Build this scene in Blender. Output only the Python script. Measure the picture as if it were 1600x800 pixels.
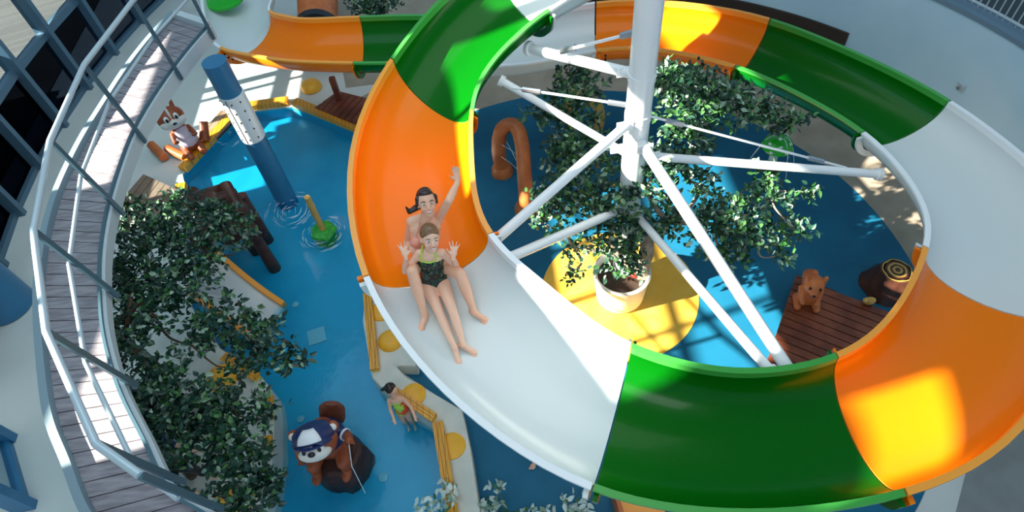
import bpy, bmesh, math, random
import numpy as np
from mathutils import Vector, Matrix
random.seed(7); rng = np.random.default_rng(7)
for o in list(bpy.data.objects): bpy.data.objects.remove(o)
scene = bpy.context.scene
COL = scene.collection
# ------------------------------------------------------------------ camera
CAM_H = 9.0; PITCH = .913; ROLL = -.126; FPX = 1000.0
FW = np.array([0, math.cos(PITCH), -math.sin(PITCH)])
_r = np.array([1., 0, 0]); _u = np.cross(_r, FW)
RT = math.cos(ROLL)*_r + math.sin(ROLL)*_u
UP = -math.sin(ROLL)*_r + math.cos(ROLL)*_u
cd = bpy.data.cameras.new('camera'); cam = bpy.data.objects.new('camera', cd); COL.objects.link(cam)
cd.sensor_width = 36; cd.lens = FPX/1600*36; cd.clip_start = .1; cd.clip_end = 200
cam.matrix_world = Matrix(((RT[0], UP[0], -FW[0], 0), (RT[1], UP[1], -FW[1], 0), (RT[2], UP[2], -FW[2], CAM_H), (0, 0, 0, 1)))
scene.camera = cam
# ------------------------------------------------------------------ light
scene.view_settings.view_transform = 'Standard'; scene.view_settings.look = 'None'
scene.view_settings.exposure = 0.0; scene.view_settings.gamma = 1.0
scene.view_settings.use_curve_mapping = False
w = bpy.data.worlds.new('sky'); scene.world = w; w.use_nodes = True
bg = w.node_tree.nodes['Background']; bg.inputs[0].default_value = (.42, .72, 1, 1); bg.inputs[1].default_value = .6
SUN_E = math.radians(31); SUN_A = math.radians(12)
SUN = np.array([math.cos(SUN_E)*math.cos(SUN_A), math.cos(SUN_E)*math.sin(SUN_A), -math.sin(SUN_E)])
sd = bpy.data.lights.new('sun', 'SUN'); so = bpy.data.objects.new('sun', sd); COL.objects.link(so)
sd.energy = 27.0; sd.angle = math.radians(.6); sd.color = (1, .93, .8)
so.rotation_euler = Vector(SUN).to_track_quat('-Z', 'Y').to_euler(); so.location = (-20, -4, 18)
def area(name, loc, size, power, color, target=None):
    l = bpy.data.lights.new(name, 'AREA'); l.shape = 'RECTANGLE'; l.size = size[0]; l.size_y = size[1]; l.energy = power; l.color = color
    o = bpy.data.objects.new(name, l); COL.objects.link(o); o.location = loc
    if target: o.rotation_euler = (Vector(target)-Vector(loc)).to_track_quat('-Z', 'Y').to_euler()
    return o
area('fill_light_main', (1, 8, 13.2), (9, 9), 450, (.9, .96, 1))  # unseen fill panels added under the roof to lift the ambient light
area('fill_light_entry', (-6, 9, 13.2), (5, 9), 290, (.5, .82, 1))
area('fill_light_near', (0, -3, 13.0), (8, 3), 400, (.9, .96, 1), (1, 5, 2))  # added frontal fill, brightens the riders
# ------------------------------------------------------------------ helpers
def A(*v): return np.array(v, float)
def norm(v):
    v = np.asarray(v, float); return v/(np.linalg.norm(v)+1e-12)
def ray(px, py): return FW*FPX + RT*(px-800) - UP*(py-400)
def at(px, py, z=0.):
    d = ray(px, py); t = (z-CAM_H)/d[2]; return A(d[0]*t, d[1]*t, z)
def near_xy(px, py, xy):
    d = ray(px, py); t = (xy[0]*d[0]+xy[1]*d[1])/(d[0]**2+d[1]**2); return A(d[0]*t, d[1]*t, CAM_H+d[2]*t)
def reach(p, px, L, side):
    """point seen at pixel px at bone length L from joint p"""
    d = norm(ray(*px)); o = A(0, 0, CAM_H); t0 = (p-o)@d; q = max(0, L*L-((o+d*t0-p)**2).sum())
    return o+d*(t0+side*math.sqrt(q))
def frame(d):
    d = norm(d); a = A(0, 0, 1) if abs(d[2]) < .9 else A(1, 0, 0)
    x = norm(np.cross(a, d)); return x, np.cross(d, x), d
class MB:
    def __init__(s): s.v = []; s.f = []; s.m = []; s.cur = 0; s.smooth = True
    def add(s, vs, fs):
        b = len(s.v); s.v.extend([tuple(map(float, p)) for p in vs]); s.f.extend([tuple(b+i for i in f) for f in fs]); s.m.extend([s.cur]*len(fs)); return s
    def rings(s, rs, cap=True, closed=False):
        n = len(rs[0]); vs = [p for r in rs for p in r]; fs = []
        m = len(rs)
        for i in range(m if closed else m-1):
            for j in range(n):
                a = i*n+j; b = i*n+(j+1) % n; k = ((i+1) % m)*n
                fs.append((a, b, k+(j+1) % n, k+j))
        if cap and not closed: fs.append(tuple(range(n))[::-1]); fs.append(tuple((m-1)*n+j for j in range(n)))
        return s.add(vs, fs)
    def tube(s, pts, r, n=10, cap=True, noise=0):
        pts = [A(*p) for p in pts]; rs = [r]*len(pts) if np.isscalar(r) else list(r); out = []; px = None
        for i, p in enumerate(pts):
            d = norm(pts[min(i+1, len(pts)-1)]-pts[max(i-1, 0)])
            if px is None: px = frame(d)[0]
            px = norm(px-d*(px@d)); y = np.cross(d, px)
            out.append([p+(px*math.cos(t)+y*math.sin(t))*rs[i]*(1+(noise*rng.normal() if noise else 0)) for t in np.linspace(0, 2*math.pi, n, endpoint=False)])
        return s.rings(out, cap)
    def box(s, c, size, rz=0., ax=None):
        if ax is None: ax = (A(math.cos(rz), math.sin(rz), 0), A(-math.sin(rz), math.cos(rz), 0), A(0, 0, 1))
        c = A(*c); h = [a*q/2 for a, q in zip(ax, size)]
        vs = [c+h[0]*i+h[1]*j+h[2]*k for k in (-1, 1) for j in (-1, 1) for i in (-1, 1)]
        return s.add(vs, [(0, 2, 3, 1), (4, 5, 7, 6), (0, 1, 5, 4), (2, 6, 7, 3), (0, 4, 6, 2), (1, 3, 7, 5)])
    def beam(s, a, b, wd, h, up=(0, 0, 1)):
        a = A(*a); b = A(*b); d = norm(b-a); x = norm(np.cross(d, A(*up))); z = np.cross(x, d)
        return s.box((a+b)/2, (np.linalg.norm(b-a), wd, h), ax=(d, x, z))
    def prism(s, poly, z0, z1):
        p = [A(*q[:2]) for q in poly]; area_ = sum(p[i][0]*p[(i+1) % len(p)][1]-p[(i+1) % len(p)][0]*p[i][1] for i in range(len(p)))
        if area_ < 0: p = p[::-1]
        n = len(p); vs = [(q[0], q[1], z0) for q in p]+[(q[0], q[1], z1) for q in p]
        fs = [tuple(range(n))[::-1], tuple(range(n, 2*n))]+[(i, (i+1) % n, n+(i+1) % n, n+i) for i in range(n)]
        return s.add(vs, fs)
    def lathe(s, c, prof, n=24, ax=None, jit=0):
        c = A(*c); x, y, z = ax if ax is not None else (A(1, 0, 0), A(0, 1, 0), A(0, 0, 1)); out = []
        for r, h in prof: out.append([c+z*h+(x*math.cos(t)+y*math.sin(t))*max(r, 1e-4)*(1+jit*math.sin(5*t+1)*.6+jit*math.sin(9*t)*.4) for t in np.linspace(0, 2*math.pi, n, endpoint=False)])
        return s.rings(out, True)
    def ell(s, c, r, ax=None, n=14, m=9):
        c = A(*c); x, y, z = ax if ax is not None else (A(1, 0, 0), A(0, 1, 0), A(0, 0, 1)); r = (r, r, r) if np.isscalar(r) else r; out = []
        for i in range(m+1):
            a = math.pi*(i/m)*.998+.003; out.append([c-z*math.cos(a)*r[2]+(x*math.cos(t)*r[0]+y*math.sin(t)*r[1])*math.sin(a) for t in np.linspace(0, 2*math.pi, n, endpoint=False)])
        return s.rings(out, True)
    def limb(s, a, b, ra, rb, n=14, bulge=0.):
        a = A(*a); b = A(*b); d = norm(b-a); L = np.linalg.norm(b-a); pts = []; rs = []
        for t in (-1, -.7, -.35): pts.append(a+d*ra*t); rs.append(ra*math.sqrt(max(.02, 1-t*t)))
        for t in np.linspace(0, 1, 6): pts.append(a+(b-a)*t); rs.append(ra+(rb-ra)*t+bulge*ra*math.sin(math.pi*min(1, t*1.4)))
        for t in (.35, .7, 1): pts.append(b+d*rb*t); rs.append(rb*math.sqrt(max(.02, 1-t*t)))
        return s.tube(pts, rs, n)
    def build(s, name, mat, parent=None, label=None, flat=False, stuff=False):
        me = bpy.data.meshes.new(name); vs = np.array(s.v)
        if parent is not None: o0 = A(*W[parent.name])
        else: o0 = A((vs[:, 0].min()+vs[:, 0].max())/2, (vs[:, 1].min()+vs[:, 1].max())/2, vs[:, 2].min())
        me.from_pydata([tuple(p) for p in (vs-o0)], [], s.f)
        mats = mat if isinstance(mat, (list, tuple)) else [mat]
        for q in mats: me.materials.append(q)
        if len(mats) > 1: me.polygons.foreach_set('material_index', s.m)
        if not flat:
            me.shade_smooth()
            try: me.set_sharp_from_angle(angle=math.radians(38))
            except Exception: pass
        me.update()
        o = bpy.data.objects.new(name, me); COL.objects.link(o)
        if parent is not None: o.parent = parent; W[o.name] = W[parent.name]
        else: o.location = o0; W[o.name] = tuple(o0)
        if label: o['label'] = label
        if stuff: o['kind'] = 'stuff'
        return o
W = {}
def tag(o, label, cat, group=None):
    o['label'] = label; o['category'] = cat
    if group: o['group'] = group
    return o
def thing(name, loc, label, cat, group=None):
    o = bpy.data.objects.new(name, None); COL.objects.link(o); o.location = tuple(map(float, loc)); o.empty_display_size = .1
    W[o.name] = tuple(map(float, loc)); return tag(o, label, cat, group)
def struct(o): o['kind'] = 'structure'; return o
def remesh(o, vox, it=6):
    m = o.modifiers.new('remesh', 'REMESH'); m.mode = 'VOXEL'; m.voxel_size = vox; m.use_smooth_shade = True
    q = o.modifiers.new('smooth', 'SMOOTH'); q.factor = .5; q.iterations = it; return o
def catmull(P, n):
    P = [A(*p) for p in P]; out = []
    for i in range(len(P)-1):
        a = P[max(i-1, 0)]; b = P[i]; c = P[i+1]; d = P[min(i+2, len(P)-1)]
        for t in np.linspace(0, 1, n, endpoint=False): out.append(.5*(2*b+(c-a)*t+(2*a-5*b+4*c-d)*t*t+(3*b-3*c+d-a)*t**3))
    out.append(P[-1]); return out
# ------------------------------------------------------------------ materials
def mat(name, col, rough=.5, metal=0., col2=None, scale=8., bump=0., bscale=None, spec=.5, tex='noise', detail=3, stretch=None, coat=0., sss=0., ramp=(.4, .6)):
    m = bpy.data.materials.new(name); m.use_nodes = True; nt = m.node_tree; b = nt.nodes['Principled BSDF']
    b.inputs['Base Color'].default_value = (*col, 1); b.inputs['Roughness'].default_value = rough; b.inputs['Metallic'].default_value = metal
    b.inputs['Specular IOR Level'].default_value = spec; b.inputs['Coat Weight'].default_value = coat; b.inputs['Coat Roughness'].default_value = .08
    if sss: b.inputs['Subsurface Weight'].default_value = sss; b.inputs['Subsurface Radius'].default_value = (.04, .015, .008)
    tc = nt.nodes.new('ShaderNodeTexCoord'); mp = nt.nodes.new('ShaderNodeMapping'); nt.links.new(tc.outputs['Object'], mp.inputs[0])
    if stretch: mp.inputs['Scale'].default_value = stretch
    def texn(sc):
        if tex == 'wave':
            t = nt.nodes.new('ShaderNodeTexWave'); t.inputs['Scale'].default_value = sc; t.inputs['Distortion'].default_value = 3
        else:
            t = nt.nodes.new('ShaderNodeTexNoise'); t.inputs['Scale'].default_value = sc; t.inputs['Detail'].default_value = detail
        nt.links.new(mp.outputs[0], t.inputs['Vector']); return t
    if col2 is not None:
        t = texn(scale); cr = nt.nodes.new('ShaderNodeValToRGB'); cr.color_ramp.elements[0].color = (*col, 1); cr.color_ramp.elements[1].color = (*col2, 1)
        cr.color_ramp.elements[0].position = ramp[0]; cr.color_ramp.elements[1].position = ramp[1]
        nt.links.new(t.outputs['Fac'] if 'Fac' in t.outputs else t.outputs[0], cr.inputs[0]); nt.links.new(cr.outputs[0], b.inputs['Base Color'])
    if bump:
        t = texn(bscale or scale); bp = nt.nodes.new('ShaderNodeBump'); bp.inputs['Strength'].default_value = bump; bp.inputs['Distance'].default_value = .02
        nt.links.new(t.outputs['Fac'], bp.inputs['Height']); nt.links.new(bp.outputs[0], b.inputs['Normal'])
    return m
def plank_mat(name, c1, c2, width, ang=0., rough=.6, gap=.06):
    """boards: colour varies per board, dark joint line"""
    m = bpy.data.materials.new(name); m.use_nodes = True; nt = m.node_tree; b = nt.nodes['Principled BSDF']; b.inputs['Roughness'].default_value = rough
    tc = nt.nodes.new('ShaderNodeTexCoord'); mp = nt.nodes.new('ShaderNodeMapping'); mp.inputs['Rotation'].default_value = (0, 0, ang); nt.links.new(tc.outputs['Object'], mp.inputs[0])
    sx = nt.nodes.new('ShaderNodeSeparateXYZ'); nt.links.new(mp.outputs[0], sx.inputs[0])
    dv = nt.nodes.new('ShaderNodeMath'); dv.operation = 'DIVIDE'; dv.inputs[1].default_value = width; nt.links.new(sx.outputs[0], dv.inputs[0])
    fl = nt.nodes.new('ShaderNodeMath'); fl.operation = 'FLOOR'; nt.links.new(dv.outputs[0], fl.inputs[0])
    fr = nt.nodes.new('ShaderNodeMath'); fr.operation = 'FRACT'; nt.links.new(dv.outputs[0], fr.inputs[0])
    wn = nt.nodes.new('ShaderNodeTexWhiteNoise'); wn.noise_dimensions = '1D'; nt.links.new(fl.outputs[0], wn.inputs['W'])
    mp2 = nt.nodes.new('ShaderNodeMapping'); mp2.inputs['Scale'].default_value = (14, 1.5, 3); nt.links.new(mp.outputs[0], mp2.inputs[0])
    n = nt.nodes.new('ShaderNodeTexNoise'); n.inputs['Scale'].default_value = 3; nt.links.new(mp2.outputs[0], n.inputs['Vector'])
    ad = nt.nodes.new('ShaderNodeMath'); ad.operation = 'ADD'; nt.links.new(wn.outputs['Value'], ad.inputs[0]); nt.links.new(n.outputs['Fac'], ad.inputs[1])
    ml = nt.nodes.new('ShaderNodeMath'); ml.operation = 'MULTIPLY'; ml.inputs[1].default_value = .5; nt.links.new(ad.outputs[0], ml.inputs[0])
    mx = nt.nodes.new('ShaderNodeMix'); mx.data_type = 'RGBA'; mx.inputs[6].default_value = (*c1, 1); mx.inputs[7].default_value = (*c2, 1); nt.links.new(ml.outputs[0], mx.inputs[0])
    lt = nt.nodes.new('ShaderNodeMath'); lt.operation = 'LESS_THAN'; lt.inputs[1].default_value = gap; nt.links.new(fr.outputs[0], lt.inputs[0])
    m2 = nt.nodes.new('ShaderNodeMix'); m2.data_type = 'RGBA'; m2.inputs[7].default_value = (.012, .01, .01, 1); nt.links.new(lt.outputs[0], m2.inputs[0]); nt.links.new(mx.outputs[2], m2.inputs[6])
    nt.links.new(m2.outputs[2], b.inputs['Base Color']); return m
def glassy(name, tint, fac=.25, rough=.02, bump=0., bscale=4.):
    m = bpy.data.materials.new(name); m.use_nodes = True; nt = m.node_tree; nt.nodes.remove(nt.nodes['Principled BSDF']); out = nt.nodes['Material Output']
    t = nt.nodes.new('ShaderNodeBsdfTransparent'); t.inputs[0].default_value = (*tint, 1); g = nt.nodes.new('ShaderNodeBsdfGlossy'); g.inputs['Roughness'].default_value = rough
    fr = nt.nodes.new('ShaderNodeFresnel'); fr.inputs[0].default_value = 1.33; mx = nt.nodes.new('ShaderNodeMixShader')
    ad = nt.nodes.new('ShaderNodeMath'); ad.operation = 'ADD'; ad.inputs[1].default_value = fac; nt.links.new(fr.outputs[0], ad.inputs[0])
    ge = nt.nodes.new('ShaderNodeNewGeometry'); iv = nt.nodes.new('ShaderNodeMath'); iv.operation = 'SUBTRACT'; iv.inputs[0].default_value = 1; nt.links.new(ge.outputs['Backfacing'], iv.inputs[1])
    mu = nt.nodes.new('ShaderNodeMath'); mu.operation = 'MULTIPLY'; nt.links.new(ad.outputs[0], mu.inputs[0]); nt.links.new(iv.outputs[0], mu.inputs[1]); nt.links.new(mu.outputs[0], mx.inputs[0])
    nt.links.new(t.outputs[0], mx.inputs[1]); nt.links.new(g.outputs[0], mx.inputs[2]); nt.links.new(mx.outputs[0], out.inputs[0])
    if bump:
        tc = nt.nodes.new('ShaderNodeTexCoord'); n = nt.nodes.new('ShaderNodeTexNoise'); n.inputs['Scale'].default_value = bscale; n.inputs['Detail'].default_value = 4; nt.links.new(tc.outputs['Object'], n.inputs['Vector'])
        bp = nt.nodes.new('ShaderNodeBump'); bp.inputs['Strength'].default_value = bump; bp.inputs['Distance'].default_value = .05
        nt.links.new(n.outputs['Fac'], bp.inputs['Height']); nt.links.new(bp.outputs[0], g.inputs['Normal']); nt.links.new(bp.outputs[0], fr.inputs['Normal'])
    return m
M = dict(
 orange=mat('orange fibreglass', (.88, .2, .003), .24, spec=.15, coat=.12, bump=.12, scale=6, stretch=(1, 1, 1)),
 green=mat('green fibreglass', (.001, .105, .003), .24, spec=.12, coat=.12, bump=.12, scale=6),
 white=mat('white fibreglass', (.66, .71, .7), .22, spec=.35, coat=.12, bump=.08, scale=6),
 orange_rim=mat('pale orange rim', (.95, .36, .04), .3), green_rim=mat('light green rim', (.05, .34, .05), .3), white_rim=mat('white rim', (.85, .87, .87), .3),
 bolt=mat('dark bolt steel', (.02, .02, .02), .3, .6),
 white_paint=mat('white painted steel', (.84, .86, .86), .3, coat=.2),
 blue_paint=mat('blue painted steel', (.03, .17, .33), .35, col2=(.035, .19, .36), scale=2),
 steel=mat('brushed steel', (.5, .53, .55), .3, .9),
 rail=mat('grey painted rail', (.5, .58, .62), .3, .25),
 post=mat('slate blue post', (.07, .14, .18), .35, .3),
 frame=mat('blue grey window frame', (.09, .17, .24), .4, .2),
 fascia=mat('pale grey fascia', (.52, .58, .6), .5),
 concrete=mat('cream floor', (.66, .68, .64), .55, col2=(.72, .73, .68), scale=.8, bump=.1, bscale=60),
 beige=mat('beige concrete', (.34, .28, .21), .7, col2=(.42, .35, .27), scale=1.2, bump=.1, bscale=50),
 rubber=mat('blue rubber floor', (.008, .12, .22), .5, spec=.25, col2=(.01, .14, .25), scale=1.5, bump=.15, bscale=120),
 rubber_y=mat('yellow rubber', (.9, .5, .05), .5, col2=(.92, .56, .08), scale=3, bump=.15, bscale=120),
 cream=mat('cream coping', (.62, .63, .56), .5, col2=(.7, .7, .62), scale=3, bump=.12, bscale=40),
 bench=plank_mat('yellow bench boards', (.75, .3, .015), (.85, .4, .03), .09, 0, .4),
 dome=mat('yellow dome', (.9, .42, .02), .4, col2=(.93, .47, .03), scale=6, bump=.2, bscale=60),
 tile=mat('pool tile', (.008, .33, .52), .4, col2=(.014, .38, .57), scale=1.5),
 wall=mat('blue grey plaster', (.42, .62, .74), .35, col2=(.5, .68, .78), scale=.6, bump=.05, bscale=4),
 dark=mat('dark brown panel', (.03, .018, .012), .6),
 black=mat('black', (.008, .01, .012), .4),
 bark=mat('bark', (.05, .03, .018), .8, col2=(.1, .06, .03), scale=8, bump=.6, bscale=14),
 palebark=mat('pale bark', (.3, .22, .15), .8, col2=(.42, .33, .24), scale=8, bump=.5, bscale=14),
 leaf=mat('leaf dark green', (.004, .025, .014), .35, col2=(.02, .075, .045), scale=5, ramp=(.35, .65)),
 leaf2=mat('leaf fresh green', (.02, .1, .02), .35, col2=(.08, .2, .06), scale=5, ramp=(.35, .65)),
 leaf_lit=mat('leaf sunlit pale green', (.18, .3, .2), .4, col2=(.3, .42, .3), scale=5, ramp=(.35, .65)),  # pale tone paints the leaves that catch sunlight
 plant_leaf_lit=mat('leaf painted sunlit', (.5, .62, .56), .4, col2=(.7, .8, .75), scale=5),  # sunlight on the small plants put into the leaf colour
 soil=mat('soil', (.05, .03, .02), .9, bump=.6, scale=20),
 pot=mat('cream pot', (.78, .74, .64), .5, col2=(.84, .8, .7), scale=4, bump=.1, bscale=20),
 deckred=plank_mat('reddish deck boards', (.12, .03, .012), (.2, .055, .02), .12, .5, .45),
 terracotta=mat('orange brown sculpted log', (.5, .12, .025), .45, col2=(.6, .17, .04), scale=4, bump=.4, bscale=10),
 ochre=mat('ochre sculpted log', (.6, .33, .07), .5, col2=(.68, .4, .1), scale=4, bump=.4, bscale=10),
 darkwood=mat('dark brown sculpted wood', (.05, .016, .01), .45, col2=(.09, .03, .015), scale=5, bump=.6, bscale=8),
 fur=mat('red brown fur paint', (.28, .055, .016), .45, col2=(.34, .075, .02), scale=6, bump=.3, bscale=30),
 furlight=mat('cream fur paint', (.78, .74, .68), .5, bump=.2, scale=30),
 navy=mat('navy cloth paint', (.01, .025, .11), .4), capwhite=mat('white cloth paint', (.8, .82, .84), .4),
 pink=mat('pale pink shirt paint', (.75, .6, .68), .5),
 skin=mat('skin', (.86, .47, .31), .4, sss=.12, col2=(.88, .5, .33), scale=6), skin2=mat('light skin', (.9, .54, .38), .4, sss=.12),
 hair=mat('dark brown hair', (.015, .007, .005), .35, col2=(.04, .018, .01), scale=30, stretch=(6, 6, 1)), hair2=mat('brown hair', (.16, .075, .03), .4, col2=(.24, .12, .05), scale=30),
 bikini=mat('salmon pink bikini fabric', (.85, .36, .26), .6),
 swim=mat('dark swimsuit with pale green streaks', (.008, .014, .012), .4, col2=(.09, .26, .16), scale=26, stretch=(3.4, 3.4, .55), ramp=(.58, .66), detail=1),
 lime=mat('lime trim', (.45, .75, .05), .5), lips=mat('lips', (.6, .12, .1), .3), eye=mat('eye white', (.85, .85, .85), .2), teeth=mat('teeth', (.9, .9, .88), .2),
 red=mat('red plastic', (.6, .03, .02), .4), yellow=mat('yellow plastic', (.85, .5, .03), .35),
 splash=mat('white splashing water', (.8, .9, .95), .15), nail=mat('red nail polish', (.5, .03, .05), .2),
)
WATER = glassy('pool water', (.82, .96, 1), .0, .06, .16, 5.)
GLASS = glassy('dark tinted glass', (.07, .09, .12), .03, .02)
GLASS2 = glassy('clear glass', (.72, .8, .84), .02, .02)
# ------------------------------------------------------------------ building shell
def poly_with_holes(name, outer, holes, z, m, zt=-.3):
    bm = bmesh.new(); edges = []
    for loop in [outer]+holes:
        vs = [bm.verts.new((p[0], p[1], z)) for p in loop]
        for i in range(len(vs)): edges.append(bm.edges.new((vs[i], vs[(i+1) % len(vs)])))
    bmesh.ops.triangle_fill(bm, use_beauty=True, use_dissolve=False, edges=edges)
    for f in bm.faces:
        if f.normal.z < 0: f.normal_flip()
    g = bmesh.ops.extrude_face_region(bm, geom=list(bm.faces))
    bmesh.ops.translate(bm, verts=[v for v in g['geom'] if isinstance(v, bmesh.types.BMVert)], vec=(0, 0, zt))
    bmesh.ops.recalc_face_normals(bm, faces=list(bm.faces))
    me = bpy.data.meshes.new(name); bm.to_mesh(me); bm.free(); me.materials.append(m)
    o = bpy.data.objects.new(name, me); COL.objects.link(o); W[o.name] = (0, 0, 0); return o
def P2(lst, z=0.): return [tuple(at(x, y, z)[:2]) for x, y in lst]
pool_px = [(285, 272), (378, 176), (456, 166), (562, 208), (610, 300), (600, 400), (570, 455), (580, 585), (602, 618), (678, 668), (716, 830),
           (400, 860), (418, 760), (428, 700), (427, 640), (405, 600), (345, 545), (300, 480), (290, 380), (296, 320)]
POOL = P2(pool_px)
floor = struct(poly_with_holes('floor', [(-10.6, -4), (12, -4), (12, 24), (-10.6, 24)], [POOL], 0., M['concrete'], -.7))
bz = MB().prism(POOL, -.62, -.28).build('trim_1', M['tile'], flat=True); struct(bz)
tiles = MB()
cx_, cy_ = np.mean(np.array(POOL), 0)
for i in range(len(POOL)):
    a = A(*POOL[i], 0); b = A(*POOL[(i+1) % len(POOL)], 0)
    tiles.add([(a[0], a[1], -.28), (b[0], b[1], -.28), (b[0], b[1], -.02), (a[0], a[1], -.02)], [(0, 1, 2, 3)])
sh_ = tiles.build('trim_2', M['tile'], flat=True); struct(sh_)
sh_.scale = (.997, .997, 1)
wt = poly_with_holes('pool_water', POOL, [], -.07, WATER, -.02); wt['kind'] = 'stuff'
tag(wt, 'turquoise water filling the angular pool beside the slide', 'water')
wt.scale = (1, 1, 1)
# ground outside the glass
outd = plank_mat('outside deck boards', (.1, .085, .075), (.16, .14, .125), .14, 1.2)
g = MB().box((-22, 10, -.2), (22.6, 40, .3)).build('trim_3', outd, flat=True); struct(g)
# beige ring and blue rubber play floor
BC = (1.24, 5.94)
def arc(c, r, a0, a1, n): return [(c[0]+r*math.cos(math.radians(t)), c[1]+r*math.sin(math.radians(t))) for t in np.linspace(a0, a1, n)]
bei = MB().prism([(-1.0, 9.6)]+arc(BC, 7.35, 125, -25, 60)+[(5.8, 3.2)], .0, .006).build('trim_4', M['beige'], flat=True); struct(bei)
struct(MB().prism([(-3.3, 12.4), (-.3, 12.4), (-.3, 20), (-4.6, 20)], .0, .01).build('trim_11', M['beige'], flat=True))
beb = MB().prism([(3.9, .2), (11, .2), (11, 4), (7, 4)], .0, .008).build('trim_7', mat('grey floor', (.25, .26, .25), .6, col2=(.3, .31, .3), scale=2, bump=.1, bscale=40), flat=True); struct(beb)
rub = [p for p in arc(BC, 5.33, 118, -62, 60)]+P2([(1150, 812), (760, 860), (741, 800), (722, 700), (716, 640), (640, 590), (600, 560), (600, 400), (690, 300), (720, 200)])
rb = MB().prism(rub, .0, .014).build('trim_5', M['rubber'], flat=True); struct(rb)
PC = at(967, 458, 0)[:2]
yd = MB().prism(arc(PC, 1.3, 0, 354, 64), .0, .02).build('trim_6', M['rubber_y'], flat=True); struct(yd)
# floor drain covers set in the pool bottom
for k, (px, py, rr) in enumerate([(495, 525, .16), (470, 655, .06), (599, 746, .07), (462, 476, .06), (598, 745, .0)][:4]):
    c = at(px, py, -.27); dm = MB()
    if rr > .1: dm.box(c, (.3, .3, .02), .25); 
    else: dm.lathe(c-A(0, 0, .01), [(rr, 0), (rr, .02), (rr*.8, .025)], 16)
    o = dm.build('drain_cover' if rr > .1 else 'pool_nozzle', mat('drain pale '+str(k), (.25, .5, .58), .4), flat=rr > .1)
    tag(o, ['square pale grating on the pool bottom below the small chute', 'round pale nozzle on the pool bottom behind the beaver figure', 'round pale nozzle on the pool bottom right of the dark stump', 'round pale nozzle on the pool bottom at the foot of the chute'][k], 'pool fitting', 'fittings on the pool bottom')
# curved glass facade, tall fins
FC = (7.5, 11.0); FR = 17.46
def fac(y, r=FR): return A(FC[0]-math.sqrt(r*r-(y-FC[1])**2), y, 0)
ys = [5.5+1.36*k for k in range(12)]
wn = thing('window_1', fac(11), 'curved glazed facade of dark tinted panes with deep blue grey fins', 'window'); struct(wn)
for z_, h_, g_ in ((.8, 1.35, GLASS), (2.35, 1.5, GLASS2)):
    pn = MB()
    for i in range(len(ys)-1):
        a, b = fac(ys[i]), fac(ys[i+1]); pn.beam(a+A(0, 0, z_), b+A(0, 0, z_), .02, h_)
    pn.build('glass', g_, wn, flat=True)
for y in ys:
    p = fac(y); d = norm(A(FC[0], FC[1], 0)-p); f = MB()
    f.box(p+d*.06+A(0, 0, 1.6), (.34, .12, 3.2), ax=(d, np.cross(A(0, 0, 1), d), A(0, 0, 1)))
    f.build('fin', M['frame'], wn, flat=True)
for z, h in ((.06, .12), (1.5, .14), (3.12, .14)):
    f = MB()
    for i in range(len(ys)-1): f.beam(fac(ys[i])+A(0, 0, z), fac(ys[i+1])+A(0, 0, z), .2, h)
    f.build('transom', M['frame'], wn, flat=True)
struct(MB().box((-14.5, 5.0, 2.3), (.3, 15, 4.6)).build('outside_sun_blocker', M['fascia'], flat=True))  # unseen wall added outside to keep low sun off the floor
# ribbed low structure outside behind the glass
for k, y in enumerate((8.2, 12.3)):
    pb = MB().box((-12.4, y, .5), (1.0, 2.2, .9)).build('outdoor_planter', M['black'], flat=True)
    tag(pb, ['dark planter box outside the lower windows', 'dark planter box outside the upper windows'][k], 'planter', 'planters outside the glass')
# unseen upper left wall, its openings placed to shape the sun patches
def wall_grid(name, x, ylo, yhi, zlo, zhi, holes, m):
    ysx = sorted(set([ylo, yhi]+[v for h in holes for v in h[:2]])); zsx = sorted(set([zlo, zhi]+[v for h in holes for v in h[2:]])); b = MB()
    for i in range(len(ysx)-1):
        for j in range(len(zsx)-1):
            yc = (ysx[i]+ysx[i+1])/2; zc = (zsx[j]+zsx[j+1])/2
            if any(h[0] < yc < h[1] and h[2] < zc < h[3] for h in holes): continue
            b.box((x, yc, zc), (.2, ysx[i+1]-ysx[i], zsx[j+1]-zsx[j]))
    return b.build(name, m, flat=True)
SUN_HOLES = [(8.6, 10.5, 2.3, 3.3), (10.5, 13.0, 2.3, 3.9), (5.3, 9.2, 5.2, 6.75), (1.2, 5.6, 6.9, 9.2), (.2, 1.7, 9.95, 12.0), (1.7, 2.9, 10.7, 11.7), (2.9, 5.6, 9.8, 11.7), (-1.38, -.45, 11.12, 11.88), (5.9, 7.2, 10.5, 11.6)]
wl = struct(wall_grid('wall_left_sun_mask', -10.6, -8, 24, 2.2, 13.6, SUN_HOLES, M['fascia']))
for k, h in enumerate(SUN_HOLES):
    mb = MB()
    ny = max(1, round((h[1]-h[0])/1.25)); nz = max(1, round((h[3]-h[2])/1.3))
    for i in range(1, ny): mb.box((-10.6, h[0]+(h[1]-h[0])*i/ny, (h[2]+h[3])/2), (.12, .1, h[3]-h[2]))
    for j in range(1, nz): mb.box((-10.6, (h[0]+h[1])/2, h[2]+(h[3]-h[2])*j/nz), (.12, h[1]-h[0], .12))
    mb.box((-10.6, (h[0]+h[1])/2, h[2]+.03), (.16, h[1]-h[0], .06))
    mb.box((-10.6, (h[0]+h[1])/2, h[3]-.03), (.16, h[1]-h[0], .06))
    o = mb.build('window_%d' % (k+2), M['frame'], flat=True); struct(o)  # frames of the added openings, bars break up the sun patches
struct(MB().box((1.8, 8, 13.8), (24.8, 34, .3)).build('ceiling', M['fascia'], flat=True))
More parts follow.
